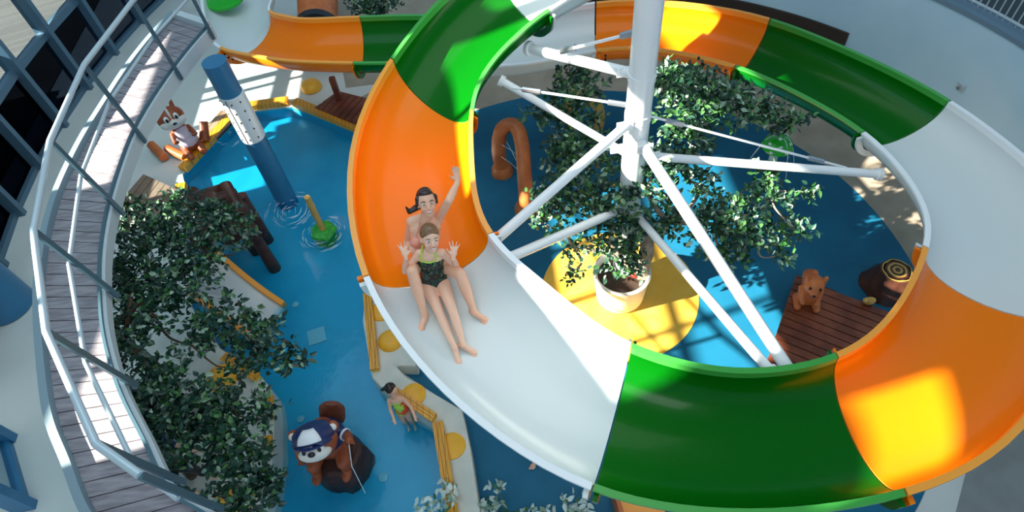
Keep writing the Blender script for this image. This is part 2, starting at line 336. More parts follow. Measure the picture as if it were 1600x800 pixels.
# curved wall on the right with dark brown band and railing on top
WR = 7.42; WT = 2.4
wa = MB()
out = []
for t in np.linspace(103, -40, 80):
    d = A(math.cos(math.radians(t)), math.sin(math.radians(t)), 0); c = A(*BC, 0)
    out.append([c+d*WR, c+d*WR+A(0, 0, WT), c+d*(WR+.25)+A(0, 0, WT), c+d*(WR+.25)])
wa.rings(out); wr = struct(wa.build('wall_right', M['wall'], flat=False))
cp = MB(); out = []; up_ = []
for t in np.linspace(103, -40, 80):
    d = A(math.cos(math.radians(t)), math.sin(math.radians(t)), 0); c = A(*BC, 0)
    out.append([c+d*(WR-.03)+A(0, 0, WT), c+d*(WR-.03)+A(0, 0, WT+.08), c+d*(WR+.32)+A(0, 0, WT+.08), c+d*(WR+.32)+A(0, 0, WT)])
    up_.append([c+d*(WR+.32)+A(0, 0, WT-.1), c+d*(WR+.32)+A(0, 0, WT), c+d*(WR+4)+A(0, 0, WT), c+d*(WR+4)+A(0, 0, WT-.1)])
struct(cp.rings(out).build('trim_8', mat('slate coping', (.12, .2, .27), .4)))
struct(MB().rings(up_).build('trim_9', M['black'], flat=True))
sk = MB(); out = []
for t in np.linspace(102, 37.5, 40):
    d = A(math.cos(math.radians(t)), math.sin(math.radians(t)), 0); c = A(*BC, 0)
    out.append([c+d*(WR-.05)+A(0, 0, .02), c+d*(WR-.05)+A(0, 0, 1.2), c+d*(WR)+A(0, 0, 1.2), c+d*(WR)+A(0, 0, .02)])
struct(sk.rings(out).build('dark_band_right', M['dark']))
gr = thing('balcony_railing', A(BC[0]+WR, BC[1]+2, WT+.08), 'grey railing of thin bars along the top of the curved wall at the right', 'railing')
for z in (.06, 1.0):
    mb = MB(); mb.tube([A(BC[0]+(WR+.2)*math.cos(math.radians(t)), BC[1]+(WR+.2)*math.sin(math.radians(t)), WT+.08+z) for t in np.linspace(50, 0, 40)], .025, 8); mb.build('rail', M['rail'], gr)
for t in np.linspace(49, 1, 56):
    p = A(BC[0]+(WR+.2)*math.cos(math.radians(t)), BC[1]+(WR+.2)*math.sin(math.radians(t)), WT+.08)
    MB().tube([p, p+A(0, 0, 1.0)], .012, 6).build('baluster', M['rail'], gr)
# wall socket on the curved wall
sp = at(1497, 138, 1.3); dd = norm(A(BC[0]-sp[0], BC[1]-sp[1], 0)); sp = A(*BC, 1.3)-dd*(WR-.02)
wv = thing('wall_valve', sp, 'small grey valve box on the curved blue grey wall', 'valve')
ax3 = (dd, np.cross(A(0, 0, 1), dd), A(0, 0, 1))
MB().box(sp, (.06, .14, .12), ax=ax3).build('box', M['rail'], wv, flat=True)
MB().tube([sp+dd*.03, sp+dd*.09], .03, 10).build('cap', M['steel'], wv)
# ------------------------------------------------------------------ the water slide
KN = np.linspace(100, 470, 16)
RI = [2.465, 2.438, 2.451, 2.329, 2.38, 2.31, 2.466, 2.618, 2.768, 2.867, 3.103, 3.145, 3.194, 3.447, 3.781, 4.02]
WD = [1.35, 1.369, 1.29, 1.339, 1.3, 1.4, 1.369, 1.269, 1.309, 1.355, 1.413, 1.344, 1.337, 1.372, 1.341, 1.353]
ZI = [4.556, 4.344, 4.141, 3.956, 3.764, 3.591, 3.408, 3.242, 3.103, 2.985, 2.876, 2.772, 2.678, 2.613, 2.556, 2.486]
DZ = [.061, .021, -.081, -.009, -.043, -.051, -.014, .052, .111, .136, .154, .04, -.003, .013, -.005, .004]
SC = A(1.975, 5.273, 0)
Ic = []; Oc = []; Tc = []
for t, r, w_, z, d in zip(KN, RI, WD, ZI, DZ):
    u = A(math.cos(math.radians(t)), math.sin(math.radians(t)), 0)
    Ic.append(SC+u*r+A(0, 0, z)); Oc.append(SC+u*(r+w_)+A(0, 0, z+d)); Tc.append(t)
pre = [((4.6, 8.2, 5.3), (4.9, 9.5, 5.3), 40), ((3.0, 8.05, 4.93), (3.05, 9.45, 4.95), 70)]
Ic = [A(*p[0]) for p in pre]+Ic; Oc = [A(*p[1]) for p in pre]+Oc; Tc = [p[2] for p in pre]+Tc
lowI = [(-.4, 9.3, 2.42), (-1.35, 9.66, 2.36), (-2.33, 9.95, 2.3), (-3.46, 10.26, 2.29), (-4.2, 10.58, 2.28), (-4.94, 11.03, 2.26), tuple(at(326, 45, 2.2)), tuple(at(318, 0, 2.15)), tuple(at(316, -70, 2.1))]
lowO = [(-.5, 10.65, 2.42), (-1.11, 11.02, 2.36), (-2.28, 11.34, 2.3), (-3.35, 11.53, 2.29), (-3.8, 11.74, 2.28), (-4.19, 12.06, 2.26), tuple(at(424, -6, 2.2)), tuple(at(430, -40, 2.15)), tuple(at(432, -100, 2.1))]
for k in range(len(lowI)): Ic.append(A(*lowI[k])); Oc.append(A(*lowO[k])); Tc.append(500+30*k)
Id = np.array(catmull(Ic, 12)); Od = np.array(catmull(Oc, 12))
Td = np.concatenate([np.linspace(Tc[i], Tc[i+1], 12, endpoint=False) for i in range(len(Tc)-1)]+[[Tc[-1]]])
def RIM(arr, t): return np.array([np.interp(t, Td, arr[:, k]) for k in range(3)])
DEPTH = .45
def profile(ti, to):
    """closed outline of the trough: inside curve, lips, outside curve"""
    I = RIM(Id, ti); O = RIM(Od, to); mid = (I+O)/2; h = (I-O)/2; hn = norm(A(h[0], h[1], 0)); z = A(0, 0, 1)
    ins = [mid+h*math.cos(a)-z*DEPTH*math.sin(a)**.9 for a in np.linspace(0, math.pi, 25)]
    outs = []
    for a in np.linspace(math.pi, 0, 25):
        q = mid+h*math.cos(a)*1.0-z*DEPTH*math.sin(a)**.9; n = norm(hn*math.cos(a)*1.2-z*math.sin(a)); outs.append(q+n*.045)
    lipO = [O+z*.012, O-hn*.065+z*.012, O-hn*.065-z*.02, O-hn*.045-z*.035]
    lipI = [I+hn*.045-z*.035, I+hn*.065-z*.02, I+hn*.065+z*.012, I+z*.012]
    return ins[1:-1]+lipO+outs[1:-1]+lipI, (23, 27, 50, 54)
SEAMS = [(40, 40), (117, 116), (160.3, 148.2), (202, 199.2), (247.5, 246.5), (293.5, 285.5), (335.5, 327), (377, 376.3), (416.5, 414.4), (452, 449), (520, 520), (561, 561), (650, 650), (740, 740)]
COLS = ['white', 'green', 'orange', 'white', 'green', 'orange', 'white', 'green', 'orange', 'white', 'green', 'orange', 'white']
SLAB = ['topmost white section leading into the ring', 'green section at the top of the ring', 'orange section behind the two riders', 'white section under the riders\' legs', 'green section at the bottom of the ring', 'orange section at the lower right', 'white section on the right of the ring', 'green section on the far right of the ring', 'orange section on the far side behind the pole', 'white section on the far side', 'green section passing low behind the ring', 'low orange section above the pool end', 'low white section leaving at the upper left']
slide = thing('water_slide', (SC[0], SC[1], 2.0), 'large open spiral water slide of orange, green and white troughs around the white pole', 'water slide')
rings_all = []
for k, cname in enumerate(COLS):
    (a0, b0), (a1, b1) = SEAMS[k], SEAMS[k+1]; n = max(6, int((a1-a0)/3)); rs = []
    e = .15
    for s in np.linspace(0, 1, n): rs.append(profile(a0+e+(a1-a0-2*e)*s, b0+e+(b1-b0-2*e)*s)[0])
    mb = MB(); mb.rings(rs, cap=True)
    # lip faces get the rim material
    nn = len(rs[0]); mi = []
    for i in range(n-1):
        for j in range(nn): mi.append(1 if (22 <= j <= 25 or j >= nn-4 or j == nn-1) else 0)
    mi += [1, 1]; mb.m = mi
    sec = mb.build('slide_section', [M[cname], M[cname+'_rim']], slide, label=SLAB[k])
    rings_all.append(sec)
    # joint flange rib outside, at both ends
    for end in (0, 1):
        if (k == 0 and end == 0) or (k == len(COLS)-1 and end == 1): continue
        fr_ = []
        for off in (.3, 1.0):
            ti = a0+off if end == 0 else a1-off; to = b0+off if end == 0 else b1-off
            I = RIM(Id, ti); O = RIM(Od, to); mid = (I+O)/2; h = (I-O)/2; hn = norm(A(h[0], h[1], 0)); z = A(0, 0, 1); lp = []
            aa = np.linspace(.02, math.pi-.02, 25)
            for a in aa: lp.append(mid+h*math.cos(a)-z*DEPTH*math.sin(a)**.9+norm(hn*math.cos(a)*1.2-z*math.sin(a))*.04-z*.03)
            for a in aa[::-1]: lp.append(mid+h*math.cos(a)-z*DEPTH*math.sin(a)**.9+norm(hn*math.cos(a)*1.2-z*math.sin(a))*.13-z*.03)
            fr_.append(lp)
        MB().rings(fr_).build('joint_flange', M[cname], slide)
    for end, want in ((0, k in (2, 5, 6, 9, 8)), (1, k in (1, 8, 11, 7))):
        if not want: continue
        for q in range(6):
            ti = (a0+2.2) if end == 0 else (a1-2.2); to = (b0+2.2) if end == 0 else (b1-2.2)
            I = RIM(Id, ti); O = RIM(Od, to); mid = (I+O)/2; h = (I-O)/2; hn = norm(A(h[0], h[1], 0)); a = .22+q*.2; z = A(0, 0, 1)
            nrm = norm(hn*math.cos(a)*1.2-z*math.sin(a)); p = mid+h*math.cos(a)-z*DEPTH*math.sin(a)**.9+nrm*.04
            MB().tube([p, p+nrm*.035], .017, 8).build('bolt', M['bolt'], sec)
def slide_floor(P):
    """height of the trough surface below/above a ground position"""
    best = None
    for t in np.arange(150, 300, .5):
        I = RIM(Id, t); O = RIM(Od, t); d = O[:2]-I[:2]; s = ((P[:2]-I[:2])@d)/(d@d)
        e = np.linalg.norm(I[:2]+d*s-P[:2])
        if best is None or e < best[0]: best = (e, s, I, O)
    e, s, I, O = best; s = min(max(s, .01), .99); a = math.acos(1-2*s)
    return (I+(O-I)*s)[2]-DEPTH*math.sin(a)**.9
# ------------------------------------------------------------------ central support mast with arms
CP_ = A(1.75, 6.0, 0)
mast = thing('support_mast', CP_, 'thick white steel mast in the middle of the ring with tubular arms and tie rods', 'support column')
mb = MB(); mb.tube([CP_+A(0, 0, .5), CP_+A(0, 0, 9.5)], .155, 28); mb.build('pole', M['white_paint'], mast)
for z in (4.3, 3.72, 2.05):
    MB().lathe(CP_+A(0, 0, z-.05), [(.15, 0), (.165, 0), (.165, .1), (.15, .1)], 28).build('collar', M['white_paint'], mast)
def hub(px, py): p = near_xy(px, py, CP_); return A(CP_[0], CP_[1], p[2])
def arm(z, end, r, name='arm', bracket=True):
    a = A(CP_[0], CP_[1], z); d = norm(end-a); MB().tube([a+d*.12, end], r, 16).build(name, M['white_paint'], mast)
    pl = MB(); pl.box(a+d*.24, (.2, .03, .13)); b = pl.build('bracket', M['white_paint'], mast, flat=True)
    MB().tube([a+d*.24+A(0, .05, 0), a+d*.24-A(0, .05, 0)], .02, 8).build('bolt', M['bolt'], b)
    if bracket:
        o = MB().tube([end-d*.02, end+d*.04], r*1.5, 12).build('end_plate', M['white_paint'], mast)
arm(3.72, at(772, 377, 3.42), .06)
arm(2.05, at(793, 404, 3.3), .06)
arm(3.4, at(1236, 584, 2.92), .068)
arm(2.05, at(1204, 580, 2.95), .055)
arm(3.05, at(1372, 272, 2.5), .058)
arm(4.3, at(828, 76, 3.95), .065)
arm(3.0, at(785, 127, 3.85), .05)
def rod(p, q, name='tie_rod', r=.016):
    p = A(*p); q = A(*q); d = norm(q-p); o = MB().tube([p, q], r, 8).build(name, M['white_paint'], mast)
    for s in (.16, .84):
        c = p+(q-p)*s; MB().tube([c-d*.12, c+d*.12], r*2.2, 8).build('turnbuckle', M['steel'], o)
rod(A(CP_[0], CP_[1], 3.85), at(800, 137, 3.85)); rod(A(CP_[0], CP_[1], 4.9), at(868, 82, 4.15), r=.02); rod(A(CP_[0], CP_[1], 3.75), at(1322, 262, 2.55))
# ------------------------------------------------------------------ blue columns
bcl = at(443, 303, 0)
c1 = thing('round_column', A(bcl[0], bcl[1], -.5), 'blue round column standing in the pool with a white bolted sleeve, carrying the walkway', 'column', 'blue columns')
MB().tube([A(bcl[0], bcl[1], -.5), A(bcl[0], bcl[1], 3.12)], .2, 28).build('shaft', M['blue_paint'], c1)
sl = MB().tube([A(bcl[0], bcl[1], 1.52), A(bcl[0], bcl[1], 2.5)], .215, 28).build('sleeve', M['white_paint'], c1, label='white steel sleeve with rows of bolts')
for z in np.linspace(1.62, 2.4, 5):
    for t in (195, 235, 275, 315):
        d = A(math.cos(math.radians(t)), math.sin(math.radians(t)), 0); p = A(bcl[0], bcl[1], z)+d*.21; MB().tube([p, p+d*.02], .014, 6).build('bolt', M['bolt'], sl)
sm = MB()
d = A(math.cos(math.radians(255)), math.sin(math.radians(255)), 0); sm.beam(A(bcl[0], bcl[1], 1.53)+d*.215, A(bcl[0], bcl[1], 2.49)+d*.215, .012, .01, (0, 1, 0)); sm.build('seam', M['bolt'], sl, flat=True)
cl = at(14, 478, 0)
c2 = tag(MB().lathe((cl[0], cl[1], 0), [(.42, 0), (.45, .02), (.45, 3.4)], 32).build('round_column', M['blue_paint']), 'thick blue round column at the left edge beyond the walkway', 'column', 'blue columns')
# glazed corner frame at the lower left
g0 = at(21, 687, 0); g1 = at(52, 791, 0)
cf = thing('glazed_screen', (g0+g1)/2, 'tall blue steel framed glass screen at the bottom left corner', 'screen')
for p in (g0, g1): MB().box(p+A(-.1, 0, 1.5), (.3, .13, 3.0), .1).build('upright', M['blue_paint'], cf, flat=True)
MB().beam(g0+A(-.1, 0, 1.5), g1+A(-.1, 0, 1.5), .02, 2.9).build('glass', GLASS2, cf, flat=True)
for z in (.05, 2.95): MB().beam(g0+A(-.1, 0, z), g1+A(-.1, 0, z), .14, .1).build('frame_rail', M['blue_paint'], cf, flat=True)
# ------------------------------------------------------------------ curved walkway
ZD = 3.3
inner_px = [(395, 860), (330, 810), (268, 768), (228, 690), (189, 610), (166, 530), (159, 462), (160, 395), (171, 327), (188, 268), (210, 210), (238, 160), (272, 110), (300, 74), (327, 43)]
outer_px = [(280, 900), (200, 850), (150, 800), (118, 722), (90, 650), (77, 560), (71, 475), (74, 410), (86, 345), (104, 290), (135, 225), (168, 170), (205, 112), (240, 66), (276, 26)]
Iw = catmull([at(x, y, ZD) for x, y in inner_px], 6); Ow = catmull([at(x, y, ZD) for x, y in outer_px], 6)
wk = thing('walkway', A(*Iw[36][:2], ZD-.3), 'curved raised walkway with grey boards sweeping down the left side', 'walkway')
walkm = plank_mat('weathered walkway boards', (.2, .19, .2), (.34, .32, .33), .4, 0)
wood_a = mat('weathered board', (.2, .18, .2), .65, col2=(.3, .275, .3), scale=3, stretch=(1, 6, 1), bump=.2, bscale=20)
def resample(P, n):
    P = np.array(P); s = np.r_[0, np.cumsum(np.linalg.norm(np.diff(P, axis=0), axis=1))]; t = np.linspace(0, s[-1], n); return np.array([[np.interp(q, s, P[:, k]) for k in range(3)] for q in t])
NB = 54
Ir = resample(Iw, NB+1); Or = resample(Ow, NB+1)
cores = []
for i in range(NB):
    a, b, c, d = Ir[i], Ir[i+1], Or[i+1], Or[i]; g = .035
    a2 = a+(b-a)*g; b2 = b-(b-a)*g; c2_ = c-(c-d)*g; d2 = d+(c-d)*g; z = A(0, 0, .04)
    mb = MB(); mb.add([a2-z, b2-z, c2_-z, d2-z, a2, b2, c2_, d2], [(0, 1, 2, 3), (7, 6, 5, 4), (0, 4, 5, 1), (1, 5, 6, 2), (2, 6, 7, 3), (3, 7, 4, 0)])
    mb.build('board', wood_a, wk, flat=True)
def band(P, side, offs, name, m, parent):
    P = np.array(P); r = []
    for i, p in enumerate(P):
        t = norm((P[min(i+1, len(P)-1)]-P[max(i-1, 0)])*A(1, 1, 0)); n = A(t[1], -t[0], 0)*side
        r.append([p+n*o+A(0, 0, z) for o, z in offs])
    return MB().rings(r).build(name, m, parent)
rf_ = []
for i, p in enumerate(Iw):
    t = norm((np.array(Iw)[min(i+1, len(Iw)-1)]-np.array(Iw)[max(i-1, 0)])*A(1, 1, 0)); n = A(t[1], -t[0], 0); hh_ = .1+.1*min(1, max(0, (p[1]-3.5)/4.5)); oo = .05+.0*min(1, max(0, (p[1]-3.5)/4.5))
    rf_.append([p+A(0, 0, -hh_), p+A(0, 0, .03), p+n*.06+A(0, 0, .03), p+n*oo+A(0, 0, -hh_)])
MB().rings(rf_).build('fascia', M['fascia'], wk)
band(Iw, 1, [(-.01, .0), (-.01, .07), (.02, .07), (.02, .0)], 'kick_plate', M['post'], wk)
band(Ow, -1, [(.0, -.2), (.0, .1), (.08, .1), (.08, -.2)], 'fascia', mat('shaded grey fascia', (.2, .28, .32), .5), wk)  # darker than the inner fascia: shade of the outer side put into the colour
# soffit keeps the underside closed
r = [[Ir[i]-A(0, 0, .09), Ir[i]-A(0, 0, .06), Or[i]-A(0, 0, .06), Or[i]-A(0, 0, .18)] for i in range(NB+1)]
MB().rings(r).build('deck_frame', M['black'], wk, flat=True)
MB().beam(Ir[-1]+A(0, 0, -.05), Or[-1]+A(0, 0, -.05), .12, .3).build('end_beam', M['fascia'], wk, flat=True)
rail = thing('handrail', A(*Iw[36][:2], ZD), 'grey steel railing with leaning posts along the inner edge of the walkway', 'railing')
base_px = [((330, 812), None), ((268, 768), None), ((189, 610), None), ((159, 462), None), ((171, 327), None), ((210, 210), None), ((272, 110), None), ((325, 46), None)]
bp = [at(x, y, ZD) for (x, y), _ in base_px]
tops = [b+A(0, 0, 1.17) for b in bp]; mids = [b+A(0, 0, .6) for b in bp]
cen = A(-2, 6, 0)
for b, t in zip(bp, tops):
    MB().beam(b+A(0, 0, -.12)+norm((cen-b)*A(1, 1, 0))*.12, t, .035, .06, up=(0, 1, 0.01)).build('post', M['post'], rail, flat=True)
for i in range(len(bp)-1):
    MB().tube([tops[i], tops[i+1]], .034, 12).build('top_rail', M['rail'], rail)
    MB().tube([mids[i], mids[i+1]], .024, 10).build('mid_rail', M['rail'], rail)
# ------------------------------------------------------------------ pool surround, divider wall, benches, domes
DV = .3
div_l = [(574, 430), (566, 500), (581, 590), (605, 616), (676, 658), (712, 840)]
div_r = [(612, 430), (628, 500), (650, 548), (650, 572), (618, 571), (637, 590), (722, 640), (735, 700), (757, 840)]
dvw = MB().prism(P2(div_l, DV)+P2(div_r[::-1], DV), -.5, DV).build('pool_divider', M['cream'], flat=True)
tag(dvw, 'cream low wall zigzagging between the pool and the dark blue play floor', 'low wall')
bb = dvw.modifiers.new('bevel', 'BEVEL'); bb.width = .03; bb.segments = 2
def bench(a, b, z, wd, label):
    p = at(*a, z+.06); q = at(*b, z+.06); d = norm(q-p); t = thing('bench', ((p+q)/2-A(0, 0, .06)), label, 'bench', 'yellow bench strips round the pool')
    L = np.linalg.norm(q-p); n = norm(np.cross(d, A(0, 0, 1)))
    MB().beam(p-A(0, 0, .03), q-A(0, 0, .03), wd*.7, .06).build('support', M['yellow'], t, flat=True)
    for s in (-1, 0, 1): MB().beam(p+n*s*wd/3+A(0, 0, .02), q+n*s*wd/3+A(0, 0, .02), wd/3-.005, .035).build('slat', M['bench'], t, flat=True)
bench((574, 459), (586, 578), DV, .14, 'yellow slatted bench strip on the cream divider, the one nearest the slide riders')
bench((607, 606), (679, 654), DV, .14, 'yellow slatted bench strip on the divider beside the wading girl')
bench((684, 660), (712, 830), DV, .16, 'long yellow slatted bench strip on the divider at the bottom of the pool')
bench((350, 557), (402, 590), .3, .15, 'yellow slatted bench strip on the left terrace, the uppermost of three')
bench((421, 620), (420, 655), .3, .14, 'short yellow slatted bench strip on the left terrace, middle of three')
bench((419, 682), (417, 708), .3, .14, 'short yellow slatted bench strip on the left terrace, lowest of three')
def dome(px, py, z, r, label, h=.06):
    c = at(px, py, z); mb = MB(); mb.lathe(c, [(r, 0), (r*.97, h*.35), (r*.8, h*.75), (r*.45, h*.97), (.001, h)], 28); tag(mb.build('dome_seat', M['dome']), label, 'dome', 'yellow domes round the pool')
dome(596, 487, DV, .19, 'yellow dome on the divider behind the uppermost bench strip', .05)
dome(610, 533, DV, .2, 'round yellow dome on the divider, right beside the slide edge', .1)
dome(646, 617, DV, .19, 'yellow dome on the divider next to the wading girl', .05)
dome(706, 697, DV, .2, 'yellow dome on the divider at the long bench strip', .05)
dome(348, 592, .3, .24, 'round yellow dome on the cream terrace under the left tree', .16)
dome(362, 785, .3, .27, 'yellow dome at the bottom of the left terrace beside the striped yellow bars', .1)
dome(487, 137, .02, .24, 'yellow dome on the cream floor beside the reddish upper deck', .18)
# left terrace
ter = [(300, 540), (345, 545), (405, 585), (424, 610), (428, 640), (428, 700), (420, 760), (398, 860), (230, 860), (200, 700), (200, 560), (240, 520)]
tw = MB().prism(P2(ter, .3), -.5, .3).build('terrace', M['cream'], flat=True); tag(tw, 'raised cream terrace under the left tree beside the pool', 'terrace')
gt = thing('grating', at(380, 790, .3), 'yellow bars standing for shadow stripes next to the lower left dome', 'grating')
for k in range(9):
    p = at(392-4*k, 765+7*k, .31); MB().box(p, (.34, .03, .03), .35).build('bar', M['yellow'], gt, flat=True)  # bars and gaps model yellow and black shadow stripes as a shape
# yellow coping strips along the top edge of the pool
def coping(a, b, label, wd=.2):
    p = at(*a, .0); q = at(*b, .0); t = MB().beam(p+A(0, 0, .06), q+A(0, 0, .06), wd, .12).build('pool_coping', M['bench'], flat=True); tag(t, label, 'pool edge', 'yellow pool edge strips')
coping((288, 268), (376, 172), 'yellow pool edge below the chipmunk deck')
coping((384, 170), (452, 161), 'yellow pool edge at the far end of the pool')
coping((462, 163), (564, 205), 'yellow pool edge in front of the reddish upper deck')
coping((286, 292), (282, 325), 'short yellow pool edge at the left corner')
# decks
def deck(px, z0, z1, name, m, label, gap=.15, ang=0., bw=.14, z=0):
    P = np.array([at(x, y, z1)[:2] for x, y in px]); c = P.mean(0)
    t = thing(name, A(*c, z0), label, 'deck', 'plank decks')
    MB().prism([tuple(c+(p-c)*.96) for p in P], z0, z1-.04).build('base', M['darkwood'], t, flat=True)
    d = A(math.cos(ang), math.sin(ang)); n = A(-d[1], d[0]); s = P@n; k = 0; y = s.min()
    while y < s.max():
        lo, hi = y+.008, min(y+bw-.008, s.max())
        def clip(poly, off, sign):
            out = []
            for i in range(len(poly)):
                a, b = poly[i], poly[(i+1) % len(poly)]; fa = sign*(a@n-off); fb = sign*(b@n-off)
                if fa >= 0: out.append(a)
                if fa*fb < 0: out.append(a+(b-a)*fa/(fa-fb))
            return out
        q = clip(clip([p for p in P], lo, 1), hi, -1) if hi > lo else []
        if len(q) >= 3: MB().prism([tuple(p) for p in q], z1-.04, z1).build('board', m, t, flat=True)
        y += bw
    return t
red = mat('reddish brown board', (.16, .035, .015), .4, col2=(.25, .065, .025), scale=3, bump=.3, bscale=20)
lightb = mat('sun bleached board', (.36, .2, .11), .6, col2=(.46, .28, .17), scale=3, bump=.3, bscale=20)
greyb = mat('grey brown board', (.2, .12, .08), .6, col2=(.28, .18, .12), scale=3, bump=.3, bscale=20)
def pdir(a, b): p, q = at(*a), at(*b); return math.atan2(q[1]-p[1], q[0]-p[0])
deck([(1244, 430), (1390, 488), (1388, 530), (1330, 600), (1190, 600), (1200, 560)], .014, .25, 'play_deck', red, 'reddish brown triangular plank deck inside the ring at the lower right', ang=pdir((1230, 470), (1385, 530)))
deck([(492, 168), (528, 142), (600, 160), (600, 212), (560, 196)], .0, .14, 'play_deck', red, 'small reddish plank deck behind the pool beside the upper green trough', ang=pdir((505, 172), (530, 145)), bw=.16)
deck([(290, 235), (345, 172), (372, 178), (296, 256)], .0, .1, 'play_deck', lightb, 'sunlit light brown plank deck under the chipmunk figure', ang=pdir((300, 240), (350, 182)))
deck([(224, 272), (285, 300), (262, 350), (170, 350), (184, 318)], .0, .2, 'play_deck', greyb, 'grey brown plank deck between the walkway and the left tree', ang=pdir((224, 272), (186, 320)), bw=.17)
# posts at the upper deck
MB_ = MB().box(at(524, 138, .45)+A(0, 0, -.1), (.12, .12, .75)); tag(MB_.build('wooden_post', red, flat=True), 'short square reddish post at the corner of the upper deck', 'post')
# small white kids chute with orange rails
kt = thing('kids_chute', at(420, 500, 0), 'small white chute with orange side rails running into the pool', 'slide')
ca, cb = at(318, 425, 1.0), at(425, 505, -.12)
def chute(off, h): 
    d = norm((cb-ca)*A(1, 1, 0)); n = A(-d[1], d[0], 0); return [ca+(cb-ca)*s+n*off+A(0, 0, h-.18*math.sin(math.pi*s)*.8) for s in np.linspace(0, 1, 12)]
r = [[a, b, b-A(0, 0, .08), a-A(0, 0, .08)] for a, b in zip(chute(.36, 0), chute(-.36, 0))]
MB().rings(r).build('chute_bed', M['white'], kt)
for s in (.38, -.38):
    r = [[a, b, b+A(0, 0, .14), a+A(0, 0, .14)] for a, b in zip(chute(s-.045, -.05), chute(s+.045, -.05))]
    MB().rings(r).build('side_rail', M['orange_rim'], kt, label='orange side rail')
MB().box((ca+A(0, 0, -.55)), (.3, .5, .95), .4).build('support', M['white'], kt, flat=True)
# dark log hut in the pool corner
lh = thing('log_hut', at(350, 370, -.4), 'dark brown sculpted log hut standing in the pool behind the left tree', 'play hut')
def logp(p, q, r0, r1, m=M['darkwood'], name='log', par=None, n=14): 
    p = A(*p); q = A(*q); return MB().tube([p+(q-p)*s for s in np.linspace(0, 1, 7)], list(np.linspace(r0, r1, 7)), n, noise=.03).build(name, m, par)
for a, za, b, zb, ra in [((296, 318), 1.0, (346, 300), 1.1, .16), ((292, 345), .9, (385, 328), 1.0, .15), ((300, 372), .8, (392, 355), .85, .16), ((350, 290), 1.1, (400, 372), .7, .13), ((300, 300), .9, (318, 380), .8, .14), ((330, 312), 1.1, (362, 372), 1.0, .2)]:
    logp(at(*a, za), at(*b, zb), ra, ra*.9, par=lh)
for (x, y), z1 in (((298, 340), 1.0), ((345, 305), 1.3), ((392, 360), .85), ((315, 378), .8), ((376, 306), 1.0)):
    p = at(x, y, z1); logp(A(p[0], p[1], -.5), p, .12, .1, par=lh, name='stump')
rf = MB(); c = at(340, 340, .98); rf.box(c, (1.0, .9, .08), .5); rf.build('roof', M['darkwood'], lh, flat=True)
MB().ell(at(362, 342, 1.05), (.12, .2, .05)).build('leaf_ornament', M['green'], lh, label='bright green leaf ornament')
# spray flower in the pool
fl = at(505, 360, 0)
ft = thing('spray_post', A(fl[0], fl[1], -.5), 'ochre spray post on a green leafy base in the pool', 'water toy')
base = MB(); base.lathe((fl[0], fl[1], -.5), [(.2, 0), (.2, .44), (.24, .48), (.22, .52), (.05, .55)], 24, jit=.12); base.build('leaf_base', mat('toy green', (.02, .3, .03), .3, col2=(.05, .42, .05), scale=14), ft, label='green leafy base')
tp = near_xy(479, 308, fl); logp(A(fl[0], fl[1], 0), A(fl[0], fl[1], max(.75, tp[2])), .06, .055, M['ochre'], 'stem', ft)
# leaning log arch, yellow arch
la = thing('log_arch', at(800, 300, .014), 'orange brown sculpted log arch on the blue floor beside the slide', 'play arch')
a0_, a1_ = at(785, 270, .0), at(822, 330, 0.)
pts = [a0_, near_xy(779, 220, a0_), at(790, 197, 1.15), at(806, 203, 1.2), at(820, 250, .75), a1_]
pts = [A(*a0_[:2], .014), A(a0_[0], a0_[1], .6)+A(-.02, 0, 0), at(784, 203, 1.02), at(803, 196, 1.1), at(815, 222, .95), A(a1_[0], a1_[1], .45)+A(0.02, 0.05, 0), A(*a1_[:2], .014)]
cc = catmull(pts, 6); MB().tube(cc, [.135]*len(cc), 16, noise=.02).build('arch', M['terracotta'], la)
for p in (a0_, a1_): MB().lathe((p[0], p[1], .014), [(.22, 0), (.2, .12), (.15, .2)], 18, jit=.05).build('foot', M['terracotta'], la)
j = MB()
for (sx0, sy0), (ex0, ey0) in (((786, 212), (812, 262)), ((784, 226), (816, 250)), ((783, 245), (812, 268))):
    s = at(sx0, sy0, .85); e = at(ex0, ey0, .5); j.tube([s, (s+e)/2+A(0, 0, .04), e], .004, 5)
o = j.build('water_jets', M['splash']); tag(o, 'thin white water jets inside the orange brown log arch', 'water jet'); o['kind'] = 'stuff'
ya = thing('log_arch', at(925, 205, .014), 'ochre yellow sculpted log arch half hidden behind the central tree', 'play arch')
b0_, b1_ = at(893, 195, 0), at(934, 205, 0)
cc = catmull([A(*b0_[:2], .014), A(b0_[0], b0_[1], .6), at(895, 150, .95), at(912, 146, .98), A(b1_[0], b1_[1], .6), A(*b1_[:2], .014)], 6)
MB().tube(cc, [.11]*len(cc), 14, noise=.02).build('arch', M['ochre'], ya)
